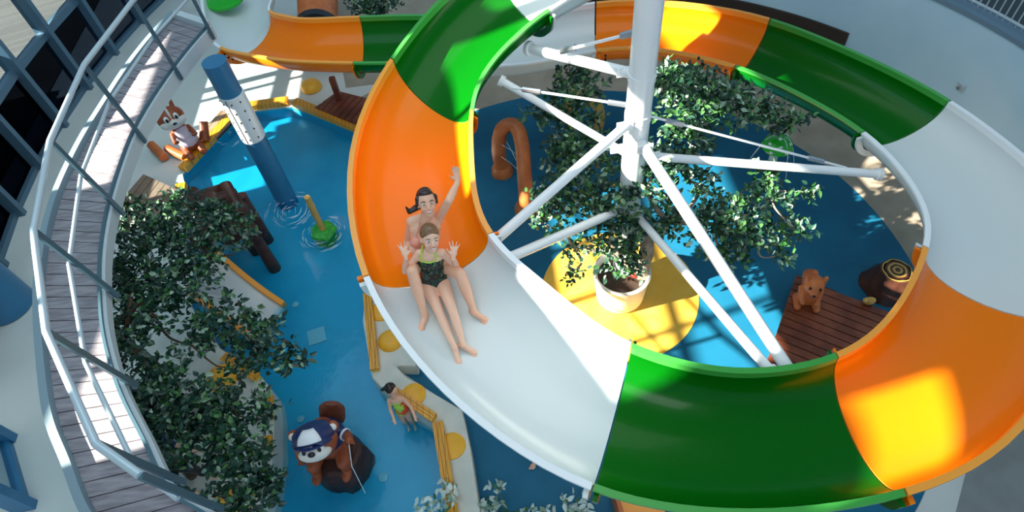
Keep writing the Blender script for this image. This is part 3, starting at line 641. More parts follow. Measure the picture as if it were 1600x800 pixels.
# mushroom, stump
mp_ = at(1203, 262, 0)
ms = thing('mushroom_fountain', A(mp_[0], mp_[1], .014), 'green mushroom fountain with white dots on the blue floor', 'water toy')
MB().tube([A(mp_[0], mp_[1], .014), A(mp_[0], mp_[1], .62)], .08, 14).build('stem', M['white'], ms)
MB().lathe((mp_[0], mp_[1], .5), [(.05, .08), (.24, .02), (.28, .05), (.25, .15), (.16, .24), (.001, .28)], 28).build('cap', mat('mushroom green', (.02, .42, .03), .2), ms)
for t, r_, z in [(200, .2, .2), (260, .19, .2), (320, .2, .19), (30, .19, .2), (110, .2, .19), (250, .05, .275), (285, .26, .1), (225, .265, .1)]:
    MB().ell(A(mp_[0]+r_*math.cos(math.radians(t)), mp_[1]+r_*math.sin(math.radians(t)), .5+z), (.035, .035, .02)).build('dot', M['capwhite'], ms)
j = MB()
for t in (20, 70, 110, 160, 330, 290):
    d = A(math.cos(math.radians(t)), math.sin(math.radians(t)), 0); p = A(mp_[0], mp_[1], .75); j.tube([p+d*.2*s*2+A(0, 0, .12*math.sin(math.pi*s)-.6*s*s) for s in np.linspace(.2, 1.1, 8)], .005, 5)
o = j.build('water_jets', M['splash']); tag(o, 'thin water jets arching from the green mushroom', 'water jet'); o['kind'] = 'stuff'
st = at(1385, 448, 0)
sx_ = thing('tree_stump', A(st[0], st[1], .014), 'dark brown sculpted stump with ringed pale top on the blue floor', 'stump')
MB().lathe((st[0], st[1], .014), [(.42, 0), (.36, .12), (.27, .3), (.24, .42), (.2, .44)], 28, jit=.07).build('trunk', M['darkwood'], sx_)
for k, r_ in enumerate((.22, .18, .145, .11, .075, .04)):
    MB().lathe((st[0], st[1], .45), [(r_, -.01), (r_, .004+k*.003), (.001, .004+k*.003)], 26, jit=.03).build('ring', [M['ochre'], M['darkwood']][k % 2], sx_)
# yellow orange play slab at the bottom edge
ys_ = thing('play_ramp', at(1000, 790, .0), 'orange play ramp peeking out below the slide at the bottom edge', 'ramp')
MB().prism(P2([(955, 758), (1000, 762), (1008, 775), (1040, 800), (1040, 850), (985, 850)], .4), .0, .4).build('ramp', M['orange_rim'], ys_, flat=True)
MB().prism(P2([(957, 764), (964, 764), (990, 850), (983, 850)], .47), .0, .47).build('side_rail', M['terracotta'], ys_, flat=True)
# far brown flume mouth and green disc of a second slide
bf = at(497, 40, 1.2); fm = thing('flume_mouth', A(bf[0], bf[1], 0), 'brown flume mouth with dark rim behind the low orange trough', 'slide')
MB().tube([at(497, 45, 1.3), at(495, -60, 1.6)], [.42, .48], 24, cap=False).build('tube', M['terracotta'], fm)
MB().tube([at(497, 52, 1.28), at(497, 44, 1.3)], .5, 24).build('rim', M['black'], fm)
gd = MB().lathe(at(352, 2, 1.95), [(.4, 0), (.41, .06), (.3, .12), (.001, .15)], 32); tag(gd.build('green_disc', mat('disc green', (.01, .4, .02), .25)), 'bright green round cap inside the low white trough at the top edge', 'disc')
# terracotta figures around chipmunk
# ------------------------------------------------------------------ trees
def leaves(mb, c, r, n, size=.075, up=.6, flat=.75):
    c = A(*c); r = A(*r) if not np.isscalar(r) else A(r, r, r*flat)
    # leaves sit in sprigs near the outside of each clump
    ns = max(3, n//7)
    for k in range(ns):
        u = norm(rng.normal(size=3)); u[2] = abs(u[2])*.9-.25; q = c+u*r*(rng.random()**.35)
        sd_ = norm(A(u[0], u[1], .15)+rng.normal(size=3)*.35); L = .22
        for j in range(7):
            p = q+sd_*L*(j/7-.3)+rng.normal(size=3)*.02
            d = norm(sd_*.5+norm(rng.normal(size=3))*.9+A(0, 0, -.15)); nrm = norm(rng.normal(size=3)*.55+A(0, 0, up+.5)+u*.3); x = norm(np.cross(d, nrm)); s = size*rng.uniform(.7, 1.25)
            mb.cur = int(rng.choice([0, 1, 2], p=LP)); nn = np.cross(x, d)
            mb.add([p, p+d*s*.35+x*s*.3+nn*s*.06, p+d*s*.75+x*s*.24+nn*s*.05, p+d*s*1.15, p+d*s*.75-x*s*.24+nn*s*.05, p+d*s*.35-x*s*.3+nn*s*.06], [(0, 1, 2, 3), (0, 3, 4, 5)])
LP = [.6, .28, .12]
def tree(name, base, ztop, clumps, label, bark, trunk_r=.09, limb_z=.6, size=.088, group=None):
    t = thing(name, base, label, 'tree', group or ('leafy trees' if name == 'leafy_tree' else None)); b = A(*base)
    cen = np.mean([c[0] for c in clumps], 0); fork = b+A(0, 0, (ztop-b[2])*limb_z)
    MB().tube(catmull([b, b+(fork-b)*.5+A(.05, .03, 0), fork], 5), list(np.linspace(trunk_r, trunk_r*.8, 11)), 12, noise=.05).build('trunk', bark, t)
    done = []
    for c, r, n in sorted(clumps, key=lambda q: np.linalg.norm(A(*q[0])-fork)):
        c = A(*c); src, dep = fork, 0
        if done: src, dep = min(done+[(fork, 0)], key=lambda q: np.linalg.norm(q[0]-c)*1.0+.12*q[1]+(.25 if q[1] == 0 else 0))
        done.append((c, dep+1)); m_ = (src+c)/2+rng.normal(size=3)*.06+A(0, 0, -.06); r0 = trunk_r*.55*.62**dep
        cc_ = catmull([src, m_, c], 5); MB().tube(cc_, list(np.linspace(max(r0, .014), max(.6*r0, .008), len(cc_))), 7, noise=.05).build('branch', bark, t)
        mb = MB(); leaves(mb, c, r, n, size)
        mb.build('foliage', [M['leaf'], M['leaf2'], M['leaf_lit']], t, flat=True)
    return t
def CL(lst): return [(at(x, y, z), r, n) for x, y, z, r, n in lst]
# central planter and tree clinging round the mast
pc = at(968, 462, 0)
pt = thing('planter', A(pc[0], pc[1], .02), 'round cream planter at the foot of the mast on the yellow disc', 'planter')
PX = (CP_[0]-.02, CP_[1]-.25)
PX = (pc[0], pc[1])
MB().lathe((PX[0], PX[1], .02), [(.36, 0), (.39, .05), (.44, .6), (.46, .66), (.43, .68), (.4, .66), (.38, .55), (.001, .55)], 36).build('pot', M['pot'], pt)
MB().lathe((PX[0], PX[1], .5), [(.38, 0), (.385, .08), (.2, .12), (.001, .13)], 20).build('soil', M['soil'], pt)
MB().ell(at(994, 428, .68), (.1, .07, .06)).build('stone', M['red'], pt, label='reddish stone')
LP = [.5, .34, .16]
tree('planter_tree', (CP_[0]+.24, CP_[1]-.22, .62), 2.6, CL([
 (905, 135, 3.0, .42, 420), (880, 165, 2.9, .32, 260), (845, 180, 2.9, .25, 170), (905, 210, 2.8, .4, 330), (930, 245, 2.7, .4, 380), (880, 250, 2.6, .36, 260),
 (1050, 130, 3.3, .38, 420), (1090, 140, 3.2, .4, 460), (1130, 165, 3.1, .42, 460), (1070, 180, 3.0, .42, 460), (1175, 165, 3.0, .34, 280), (1215, 180, 2.9, .26, 180), (1250, 190, 2.9, .14, 70),
 (870, 300, 2.3, .34, 280), (870, 340, 2.0, .34, 280), (925, 310, 2.3, .42, 460), (960, 350, 2.0, .42, 460), (1010, 300, 2.5, .36, 380), (1020, 250, 2.8, .32, 300), (1040, 345, 2.0, .3, 260), (965, 395, 1.5, .34, 300), (985, 420, 1.2, .2, 110), (895, 385, 1.4, .2, 90), (893, 425, 1.1, .12, 60),
 (1080, 215, 2.8, .3, 230), (1060, 260, 2.6, .3, 230), (1100, 290, 2.4, .25, 150),
 (1115, 350, 2.3, .36, 380), (1150, 340, 2.3, .36, 380), (1180, 370, 2.2, .28, 220), (1130, 390, 2.1, .28, 220), (1205, 310, 2.4, .3, 200), (1240, 360, 2.2, .22, 130), (1200, 275, 2.5, .2, 130), (1215, 400, 2.0, .15, 60), (1255, 300, 2.3, .1, 40)]),
 'leafy artificial tree growing from the central planter round the white mast', M['palebark'], .12, .55)
LP = [.74, .18, .08]
tree('leafy_tree', at(262, 600, .3), 2.6, CL([
 (205, 340, 2.4, .3, 240), (230, 375, 2.4, .4, 380), (280, 325, 2.3, .34, 300), (325, 345, 2.2, .36, 340), (365, 350, 2.0, .28, 190), (270, 385, 2.3, .42, 430), (330, 400, 2.1, .35, 280), (385, 375, 1.9, .14, 50),
 (190, 430, 2.4, .34, 320), (235, 445, 2.3, .42, 440), (285, 450, 2.2, .4, 400), (200, 490, 2.4, .36, 340), (340, 500, 2.0, .38, 340), (245, 500, 2.2, .34, 240), (395, 525, 1.9, .38, 340), (425, 555, 1.8, .26, 170), (460, 565, 1.7, .18, 80), (300, 540, 2.0, .28, 160), (195, 545, 2.4, .32, 280), (370, 570, 1.8, .2, 80)]),
 'large dark leafy tree beside the walkway, its crown over the log hut', M['bark'], .1, .6)
tree('leafy_tree', at(300, 742, .3), 2.3, CL([
 (225, 600, 2.2, .36, 360), (270, 615, 2.1, .34, 330), (215, 640, 2.2, .36, 380), (270, 660, 2.0, .4, 440), (320, 640, 1.9, .36, 360), (365, 640, 1.8, .32, 260), (400, 655, 1.7, .24, 140), (325, 690, 1.8, .36, 360), (370, 705, 1.7, .34, 300), (260, 700, 2.0, .26, 160), (400, 740, 1.6, .32, 260), (350, 750, 1.7, .28, 160), (430, 768, 1.5, .22, 120), (390, 785, 1.6, .26, 160), (270, 760, 1.8, .2, 80), (420, 640, 1.6, .14, 50)]),
 'dark leafy tree at the bottom left beside the lower walkway', M['bark'], .08, .6)
LP = [.8, .15, .05]
tree('leafy_tree', at(585, 50, 0.), 1.5, CL([(565, 8, 1.4, .3, 200), (600, 3, 1.5, .34, 240), (585, 18, 1.3, .3, 200), (625, -5, 1.4, .3, 160)]), 'small dark tree behind the low green trough at the top', M['bark'], .06)
LP = [.1, .2, .7]
for k, (x, y) in enumerate(((690, 795), (795, 790), (808, 775), (905, 808))):
    if k == 2: continue
    b = at(x, y+12, .3 if k == 0 else .014); t = thing('small_plant', b, ['small pale plant on the divider at the bottom edge', 'pale spiky plant on the dark blue floor at the bottom edge', '', 'pale plant tip at the bottom edge right of the spiky plant'][k], 'plant', 'small plants at the bottom edge')
    for q in range(6):
        d = norm(A(*rng.normal(size=2), 1.2)); MB().tube([b, b+d*.2, b+d*.38+A(d[0], d[1], 0)*.08], [.012, .008, .004], 6).build('stem', M['leaf2'], t)
        mb = MB(); leaves(mb, b+d*.36, .07, 12, .09); mb.build('foliage', [M['leaf2'], M['leaf_lit'], M['plant_leaf_lit']], t, flat=True)
# ------------------------------------------------------------------ people
def hand(mb, wr, d, pn, L, thumb, curl=.25, spread=.12):
    """wr wrist, d pointing direction, pn palm normal, L hand length, thumb side sign"""
    d = norm(d); pn = norm(pn-d*(pn@d)); x = np.cross(d, pn)*thumb; k = L/.19
    mb.ell(wr+d*.05*k, (.04*k, .058*k, .016*k), ax=(x, d, pn)); mb.limb(wr-d*.02, wr+d*.03*k, .025*k, .026*k, 10)
    for i, (o, l) in enumerate(((.028, .075), (.01, .085), (-.009, .08), (-.027, .062))):
        s = wr+d*.088*k+x*o*k; e = norm(d+x*(o/.028)*spread*1.6+pn*curl*.3); m1 = s+e*l*.5*k; e2 = norm(e+pn*curl); mb.limb(s-d*.015, m1, .0105*k, .0095*k, 8); mb.limb(m1, m1+e2*l*.5*k, .0095*k, .0082*k, 8)
    s = wr+d*.03*k+x*.03*k; e = norm(d*.7+x*.75+pn*.25); m1 = s+e*.04*k; mb.limb(s, m1, .015*k, .012*k, 8); mb.limb(m1, m1+norm(e+d*.4)*.032*k, .0115*k, .0095*k, 8)
def foot(mb, an, d, up, k=1.):
    d = norm(d); up = norm(up-d*(up@d)); x = np.cross(d, up)
    mb.ell(an-d*.025*k-up*.03*k, (.032*k, .04*k, .035*k), ax=(x, d, up)); mb.limb(an-up*.015*k, an+d*.12*k-up*.045*k, .034*k, .024*k, 12)
    for i in range(5): s = an+d*.12*k-up*.048*k+x*(.03-.015*i)*k; mb.limb(s-d*.02*k, s+d*(.055-.008*i)*k-up*.004, .015*k if i == 0 else .012*k, .012*k if i == 0 else .009*k, 8)
def head(mb, c, f, u, k=1.):
    """c head centre, f face direction, u up; head height .24k"""
    f = norm(f); u = norm(u-f*(u@f)); x = np.cross(f, u); ax = (x, f, u)
    mb.ell(c+u*.025*k, (.074*k, .092*k, .092*k), ax=ax, n=18, m=12); mb.ell(c+f*.018*k-u*.045*k, (.056*k, .066*k, .068*k), ax=ax); mb.ell(c+f*.058*k-u*.092*k, (.024*k, .02*k, .018*k), ax=ax)
    mb.limb(c+f*.082*k+u*.012*k, c+f*.102*k-u*.025*k, .0075*k, .0125*k, 8); mb.ell(c+f*.06*k+u*.03*k, (.055*k, .025*k, .02*k), ax=ax)
    for s in (-1, 1): mb.ell(c+x*s*.074*k-u*.008*k-f*.005*k, (.008*k, .018*k, .03*k), ax=ax); mb.ell(c+x*s*.036*k+f*.055*k-u*.03*k, (.022*k, .022*k, .02*k), ax=ax)
    return f, u, x
def face(par, c, f, u, x, k, smile=True, brow=M['hair']):
    ax = (x, f, u)
    for s in (-1, 1):
        e = MB().ell(c+x*s*.032*k+f*.0775*k+u*.008*k, (.015*k, .01*k, .0085*k), ax=ax).build('eye', M['eye'], par)
        MB().ell(c+x*s*.032*k+f*.0855*k+u*.008*k, (.0065*k, .004*k, .0065*k), ax=ax).build('iris', M['hair'], e)
        MB().tube([c+x*s*.016*k+f*.09*k+u*.027*k, c+x*s*.034*k+f*.089*k+u*.034*k, c+x*s*.052*k+f*.076*k+u*.028*k], [.003*k, .0042*k, .002*k], 6).build('eyebrow', brow, par)
    lp = MB(); lp.tube([c+x*t*.03*k+f*(.091-.012*t*t)*k+u*(-.057+.012*t*t)*k for t in np.linspace(-1, 1, 7)], [.002*k, .006*k, .0085*k, .009*k, .0085*k, .006*k, .002*k], 8)
    l = lp.build('lips', M['lips'], par)
    if smile: MB().tube([c+x*t*.022*k+f*(.099-.012*t*t)*k+u*(-.056+.01*t*t)*k for t in np.linspace(-1, 1, 5)], [.001*k, .0045*k, .0055*k, .0045*k, .001*k], 8).build('teeth', M['teeth'], l)
TO = lambda p: norm(A(0, 0, CAM_H)-p)
K = 1.14
# woman
pel = A(-.95, 4.38, 3.42); nk = A(-.86, 4.5, 3.98); hd = A(-.82, 4.47, 4.2); hd = reach(nk, (666, 320), .235, -1)+A(0, .06, -.04)
sL = at(644, 347, 3.9); sR = at(684, 342, 3.92)
wt_ = thing('person', (pel[0], pel[1], 3.25), 'woman in a salmon pink bikini in the slide, one arm raised, behind a girl', 'person')
b = MB(); chest = (nk+pel)/2+A(0, 0, .1); fdir = norm(A(.25, -.95, .1)); side = norm(sR-sL); upd = norm(nk-pel); fr2 = norm(np.cross(upd, side))*-1
if fr2[1] > 0: fr2 = -fr2
axb = (side, fr2, upd)
b.ell(pel+upd*.02, (.17*K, .12*K, .13*K), ax=axb); b.ell(pel+upd*.2, (.125*K, .09*K, .16*K), ax=axb); b.ell(pel+upd*.37, (.15*K, .105*K, .17*K), ax=axb); b.ell(pel+upd*.46, (.155*K, .08*K, .09*K), ax=axb)
b.limb(sL, (sL+sR)/2+upd*.01, .058*K, .07*K); b.limb(sR, (sL+sR)/2+upd*.01, .058*K, .07*K)
for s, q in ((-1, sL), (1, sR)): b.ell(pel+upd*.37+side*s*.075*K+fr2*.09*K, (.055*K, .045*K, .052*K), ax=axb)
b.limb(nk-upd*.05, hd-A(0, 0, .06), .055*K, .05*K)
f, u, x = head(b, hd, TO(hd)+A(.05, 0, -.25), A(.06, .25, 1), K*1.12)
eR = reach(sR, (701, 314), .32, -1); wR = reach(eR, (715, 284), .25, 1)
b.limb(sR, eR, .05*K, .038*K); b.limb(eR, wR, .038*K, .025*K, bulge=.12); hand(b, wR, at(711, 259, wR[2]+.14)-wR, TO(wR), .165*K, -1, .15)
eL = reach(sL, (637, 377), .31, 1); wL = A(-.99, 4.02, 3.74); wL = reach(eL, (657, 409), .34, -1)
b.limb(sL, eL, .05*K, .038*K); b.limb(eL, wL, .038*K, .026*K, bulge=.12); hand(b, wL, at(683, 415, wL[2]-.02)-wL, -TO(wL), .18*K, -1, .25)
legs = []
for hp, kx, ax_, tx, bl in ((pel-side*.1, (644, 424), (664, 494), (658, 511), 1), (pel+side*.1, (719, 428), (741, 488), (763, 503), 1)):
    kn_ = reach(hp, kx, .47, -1); an = at(*ax_, 3.3); 
    an = at(*ax_, slide_floor(at(*ax_, 3.3))+.08); an = at(*ax_, slide_floor(an)+.08)
    b.limb(hp, kn_, .085*K, .056*K, bulge=.06); b.limb(kn_, an, .055*K, .034*K, bulge=.14)
    tz = slide_floor(at(*tx, an[2]))+.05; te = at(*tx, tz); foot(b, an, te-an, TO(an)+A(0, 0, .4), K)
wb = b.build('body', M['skin'], wt_); remesh(wb, .0075)
for s in (-1, 1):
    c = pel+upd*.38+side*s*.082*K+fr2*.092*K; MB().ell(c, (.058*K, .05*K, .052*K), ax=axb).build('bikini_cup', M['bikini'], wt_)
    MB().tube([c+upd*.05*K, nk+side*s*.05+fr2*.05, nk-fr2*.04], .006, 6).build('bikini_strap', M['bikini'], wt_)
MB().ell(pel+upd*.01, (.178*K, .127*K, .1*K), ax=axb).build('bikini_bottom', M['bikini'], wt_)
face(wt_, hd, f, u, x, K*1.12)
h = MB(); k_ = K*1.12
h.ell(hd+u*.035*k_-f*.022*k_, (.083*k_, .09*k_, .096*k_), ax=(x, f, u), n=20, m=12); h.ell(hd+u*.09*k_+f*.02*k_, (.062*k_, .06*k_, .03*k_), ax=(x, f, u))
for s in (-1, 1): h.limb(hd+x*s*.07*k_+u*.05*k_+f*.02*k_, hd+x*s*.08*k_-u*.01*k_-f*.0*k_, .022*k_, .012*k_)
h.limb(hd+x*.07*k_-u*.02*k_-f*.03*k_, hd+x*.15*k_-u*.05*k_-f*.02*k_, .03*k_, .02*k_); h.limb(hd+x*.15*k_-u*.05*k_-f*.02*k_, hd+x*.17*k_-u*.0*k_, .02*k_, .008*k_)
hw = h.build('hair', M['hair'], wt_, label='dark brown hair tied back'); remesh(hw, .008, 3)
# girl on the slide
gp = A(-.88, 4.13, 3.38); gn = A(-.85, 4.22, 3.84); gh = reach(gn, (671, 374), .2, -1)+A(0, .04, -.03)
G = 1.04
gL = at(655, 396, 3.78); gR = at(691, 395, 3.78)
gt_ = thing('person', (gp[0], gp[1], 3.2), 'girl in a dark swimsuit with lime trim leaning back in the slide, both palms raised', 'person')
b = MB(); side = norm(gR-gL); upd = norm(gn-gp); fr2 = np.cross(upd, side); fr2 = norm(fr2 if fr2[1] < 0 else -fr2); axg = (side, fr2, upd)
b.ell(gp+upd*.02, (.145*G, .105*G, .12*G), ax=axg); b.ell(gp+upd*.18, (.12*G, .09*G, .15*G), ax=axg); b.ell(gp+upd*.33, (.135*G, .095*G, .13*G), ax=axg)
b.limb(gL, (gL+gR)/2, .045*G, .055*G); b.limb(gR, (gL+gR)/2, .045*G, .055*G); b.limb(gn-upd*.05, gh-A(0, 0, .05), .045*G, .045*G)
f, u, x = head(b, gh, TO(gh)+A(.12, -.05, -.45), A(.12, .3, 1), G*1.2)
for sh_p, ex, wx, tx, th in ((gL, (633, 424), (634, 402), (628, 377), 1), (gR, (713, 417), (708, 402), (711, 375), -1)):
    e = reach(sh_p, ex, .25, 1 if th == 1 else -1); w2 = reach(e, wx, .22, -1)
    if th == -1: e = reach(sh_p, ex, .25, 1); w2 = reach(e, wx, .22, -1)
    b.limb(sh_p, e, .04*G, .033*G); b.limb(e, w2, .034*G, .023*G, bulge=.12); hand(b, w2, at(*tx, w2[2]+.12)-w2, TO(w2), .18*G, th, .1, .3)
for hp, kx, ax_, tx in ((gp-side*.085, (687, 490), (711, 545), (715, 562)), (gp+side*.085, (708, 488), (724, 540), (747, 555))):
    kn_ = reach(hp, kx, .45, -1)
    an = at(*ax_, slide_floor(at(*ax_, 3.2))+.07); an = at(*ax_, slide_floor(an)+.07); 
    b.limb(hp, kn_, .074*G, .048*G, bulge=.06); b.limb(kn_, an, .047*G, .03*G, bulge=.14)
    te = at(*tx, slide_floor(at(*tx, an[2]))+.05); foot(b, an, te-an, TO(an)+A(0, 0, .4), G)
gb = b.build('body', M['skin2'], gt_); remesh(gb, .007)
s = MB(); s.ell(gp+upd*.02, (.151*G, .112*G, .118*G), ax=axg, n=20); s.ell(gp+upd*.18, (.127*G, .097*G, .15*G), ax=axg, n=20); s.ell(gp+upd*.31, (.14*G, .102*G, .11*G), ax=axg, n=20)
so_ = s.build('swimsuit', M['swim'], gt_, label='dark swimsuit streaked with pale green'); remesh(so_, .01, 4)
for q in (-1, 1):
    MB().tube([gp+upd*.4+side*q*.085+fr2*.085, gn+side*q*.07+fr2*.06+upd*.0, gn+side*q*.07-fr2*.04+upd*.01], .009, 6).build('strap', M['lime'], gt_)
MB().tube([gp+upd*(.385-.02*math.cos(t*1.57))+side*t*.085+fr2*(.105-.02*t*t) for t in np.linspace(-1, 1, 7)], .008, 6).build('neck_trim', M['lime'], gt_)
face(gt_, gh, f, u, x, G*1.2, brow=M['hair2']); k_ = G*1.2
h = MB(); h.ell(gh+u*.045*k_-f*.008*k_, (.079*k_, .092*k_, .084*k_), ax=(x, f, u), n=20, m=12); h.ell(gh+u*.095*k_-f*.0*k_, (.05*k_, .05*k_, .02*k_), ax=(x, f, u))
hw = h.build('hair', M['hair2'], gt_, label='light brown hair pulled back'); remesh(hw, .008, 3)
# small girl wading
cb_ = at(640, 664, -.26)
ct = thing('person', cb_, 'small dark haired girl in a red and lime swimsuit wading by the divider', 'person'); b = MB()
hp = near_xy(630, 655, cb_); hp = A(cb_[0], cb_[1], .29); nk_ = A(cb_[0]-.02, cb_[1]+.02, .67); hh = nk_+A(-.02, .05, .16)
b.ell(hp, (.1, .08, .1)); b.ell(hp+A(0, 0, .17), (.09, .07, .13)); b.ell(nk_-A(0, 0, .07), (.11, .07, .09)); b.limb(nk_, hh, .04, .04)
f, u, x = head(b, hh, A(.7, -.5, -.5), A(0, .2, 1), .9)
for s_, e_ in ((-1, 1), (1, 1)):
    sp_ = nk_+A(.1*s_, -.0, -.05); e = sp_+A(.05*s_+.04, -.08, -.14); w2 = e+A(.04, -.12, -.04); b.limb(sp_, e, .032, .028); b.limb(e, w2, .028, .02); hand(b, w2, A(.3, -1, -.3), A(0, 0, -1), .11, s_)
    hq = hp+A(.05*s_, 0, -.05); kq = hq+A(.0, -.02, -.24); aq = kq+A(.02, .02, -.24); b.limb(hq, kq, .055, .04); b.limb(kq, aq, .04, .026); foot(b, aq, A(.3, -1, 0), A(0, 0, 1), .6)
o = b.build('body', M['skin'], ct); remesh(o, .009)
s = MB(); s.ell(hp+A(0, 0, .01), (.108, .088, .1)); s.ell(hp+A(0, 0, .17), (.098, .078, .12)); s.ell(nk_-A(0, 0, .09), (.105, .078, .07)); o = s.build('swimsuit', mat('red and lime suit', (.8, .08, .03), .5, col2=(.5, .8, .08), scale=7, ramp=(.48, .5)), ct); remesh(o, .01, 3)
h = MB(); h.ell(hh+u*.03-f*.03, (.082, .085, .088), ax=(x, f, u)); h.limb(hh-f*.06, hh-f*.1-u*.18, .05, .02); o = h.build('hair', M['hair'], ct); remesh(o, .009, 3)
# person in dark clothes under the lower left tree
db = at(285, 765, .3)
dt = thing('person', db, 'person in dark clothes crouching under the bottom left tree', 'person'); b = MB()
pv = db+A(-.15, .12, .35); ck = pv+A(-.1, .25, .35); hh = ck+A(.0, .1, .25)
b.ell(pv, (.17, .15, .15)); b.limb(pv, ck, .15, .16); b.limb(ck, hh, .055, .05); f, u, x = head(b, hh, A(.8, -.5, -.3), A(.1, 0, 1), 1.05)
for s_ in (-1, 1):
    n_ = A(.3*s_, .35*s_, 0)*.5; sp_ = ck+n_*.9+A(0, 0, .05); e = sp_+A(.2, -.12, -.16); w2 = e+A(.2, -.06, -.06); b.limb(sp_, e, .05, .04); b.limb(e, w2, .04, .028); hand(b, w2, A(1, -.3, -.4), A(0, 0, -1), .17, s_)
    hq = pv+n_*.6; kq = hq+A(.36, -.1, .08); aq = kq+A(.02, .02, -.36); b.limb(hq, kq, .085, .06); b.limb(kq, aq, .055, .035); foot(b, aq, A(1, -.2, 0), A(0, 0, 1), 1)
o = b.build('body', M['skin'], dt); remesh(o, .012)
s = MB(); s.ell(pv, (.18, .16, .16)); s.limb(pv, ck, .165, .172)
for s_ in (-1, 1):
    n_ = A(.3*s_, .35*s_, 0)*.5; sp_ = ck+n_*.9+A(0, 0, .05); e = sp_+A(.2, -.12, -.16); s.limb(sp_, e, .06, .05)
o = s.build('shirt', M['navy'], dt); remesh(o, .015, 3)
s = MB()
for s_ in (-1, 1):
    n_ = A(.3*s_, .35*s_, 0)*.5; hq = pv+n_*.6; kq = hq+A(.36, -.1, .08); aq = kq+A(.02, .02, -.3); s.limb(hq, kq, .1, .072); s.limb(kq, aq, .07, .05)
o = s.build('trousers', M['black'], dt); remesh(o, .015, 3)
h = MB(); h.ell(hh+u*.035-f*.02, (.088, .1, .1), ax=(x, f, u)); o = h.build('hair', M['hair'], dt)
# person mostly hidden under the slide: only the foot shows
lb = at(850, 715, .014)
lt = thing('person', lb+A(.25, .25, 0), 'person hidden under the white trough, only a bare lower leg showing', 'person'); b = MB()
an = at(838, 716, .12); kn_ = A(an[0]+.34, an[1]+.26, .42); pv = kn_+A(.35, .15, -.2); ck = pv+A(.05, .15, .45); hh = ck+A(0, 0, .25)
b.limb(pv, kn_, .08, .055); b.limb(kn_, an, .053, .033, bulge=.12); foot(b, an, A(-.55, -.7, -.2), A(-.1, 0, 1), 1.)
b.ell(pv, (.16, .14, .14)); b.limb(pv, ck, .12, .14); b.limb(ck, hh, .05, .05); f, u, x = head(b, hh, A(.3, -1, 0), A(0, 0, 1), 1)
k2 = kn_+A(.1, .3, 0); a2 = k2+A(-.1, -.2, -.33); b.limb(pv, k2, .08, .055); b.limb(k2, a2, .053, .033)
for s_ in (-1, 1): sp_ = ck+A(.15*s_, 0, .05); e = sp_+A(.03*s_, -.1, -.24); b.limb(sp_, e, .045, .036); b.limb(e, e+A(-.03*s_, -.2, -.1), .036, .025)
o = b.build('body', M['skin'], lt); remesh(o, .009)
# ------------------------------------------------------------------ animal figures
# beaver with cap on a dark stump
sb = at(543, 730, -.3)
bs = thing('rock_stump', (sb[0], sb[1], -.5), 'dark brown lumpy stump in the pool under the beaver figure', 'stump')
b = MB(); b.lathe((sb[0], sb[1], -.5), [(.42, 0), (.4, .3), (.38, .6), (.34, .74), (.28, .78)], 24, jit=.1); b.build('stump_body', M['darkwood'], bs)
MB().lathe((sb[0], sb[1], .28), [(.29, -.02), (.28, .02), (.001, .03)], 24, jit=.08).build('stump_top', mat('stump top', (.06, .02, .014), .5, bump=.4, scale=10), bs)
S = A(sb[0], sb[1], .3)
bv = thing('beaver_figure', S, 'red brown beaver figure in a navy cap and vest sitting on the dark stump', 'figure')
hc = at(493, 690, 1.12); bd = at(522, 688, .66)
b = MB(); bd = A(S[0]-.04, S[1]+.12, .64)
b.ell(bd, (.26, .23, .34)); b.ell(bd+A(0, 0, -.2), (.28, .26, .2)); b.limb(bd+A(0, .0, .2), hc, .18, .16)
fdir = norm(A(.08, -.75, .8)); u0 = norm(A(-.12, .9, .9)); u0 = norm(u0-fdir*(u0@fdir)); xx = np.cross(fdir, u0); axh = (xx, fdir, u0)
b.ell(hc, (.29, .25, .24), ax=axh, n=20, m=14); 
for s_ in (-1, 1):
    b.ell(hc+xx*s_*.26+u0*.14-fdir*.02, (.08, .05, .08), ax=axh)
    hq = bd+A(.17*s_, -.14, -.2); kq = hq+A(.04*s_, -.2, .0); b.limb(hq, kq, .12, .1); b.limb(kq, kq+A(0, -.03, -.14), .09, .07); b.ell(kq+A(0, -.1, -.17), (.075, .12, .05))
# arms: one hanging left, one raised right
la_ = bd+A(-.24, -.03, .14); le = at(478, 722, .66); b.limb(la_, la_+A(-.12, -.08, -.12), .075, .065); b.limb(la_+A(-.12, -.08, -.12), la_+A(-.16, -.16, -.3), .065, .06); pw = la_+A(-.17, -.18, -.36)
for q in range(4): b.limb(pw, pw+A(-.05+.035*q, -.05, -.06), .03, .018)
ra_ = bd+A(.22, -.02, .16); re = ra_+A(.14, -.1, .02); rw = re+A(.06, -.12, .12); b.limb(ra_, re, .075, .065); b.limb(re, rw, .065, .055)
for q in range(4): b.limb(rw, rw+A(.06-.01*q, -.04+.02*q, -.03+.02*q), .032, .02)
o = b.build('body', M['fur'], bv); remesh(o, .013, 5)
fc = MB(); fc.ell(hc+fdir*.13-u0*.09, (.22, .16, .12), ax=axh, n=18); fc.ell(hc+fdir*.2-u0*.02, (.06, .09, .1), ax=axh); o = fc.build('muzzle', M['furlight'], bv, label='cream muzzle and cheeks'); remesh(o, .012, 3)
MB().ell(hc+fdir*.3-u0*.06, (.05, .03, .035), ax=axh).build('nose', M['black'], bv)
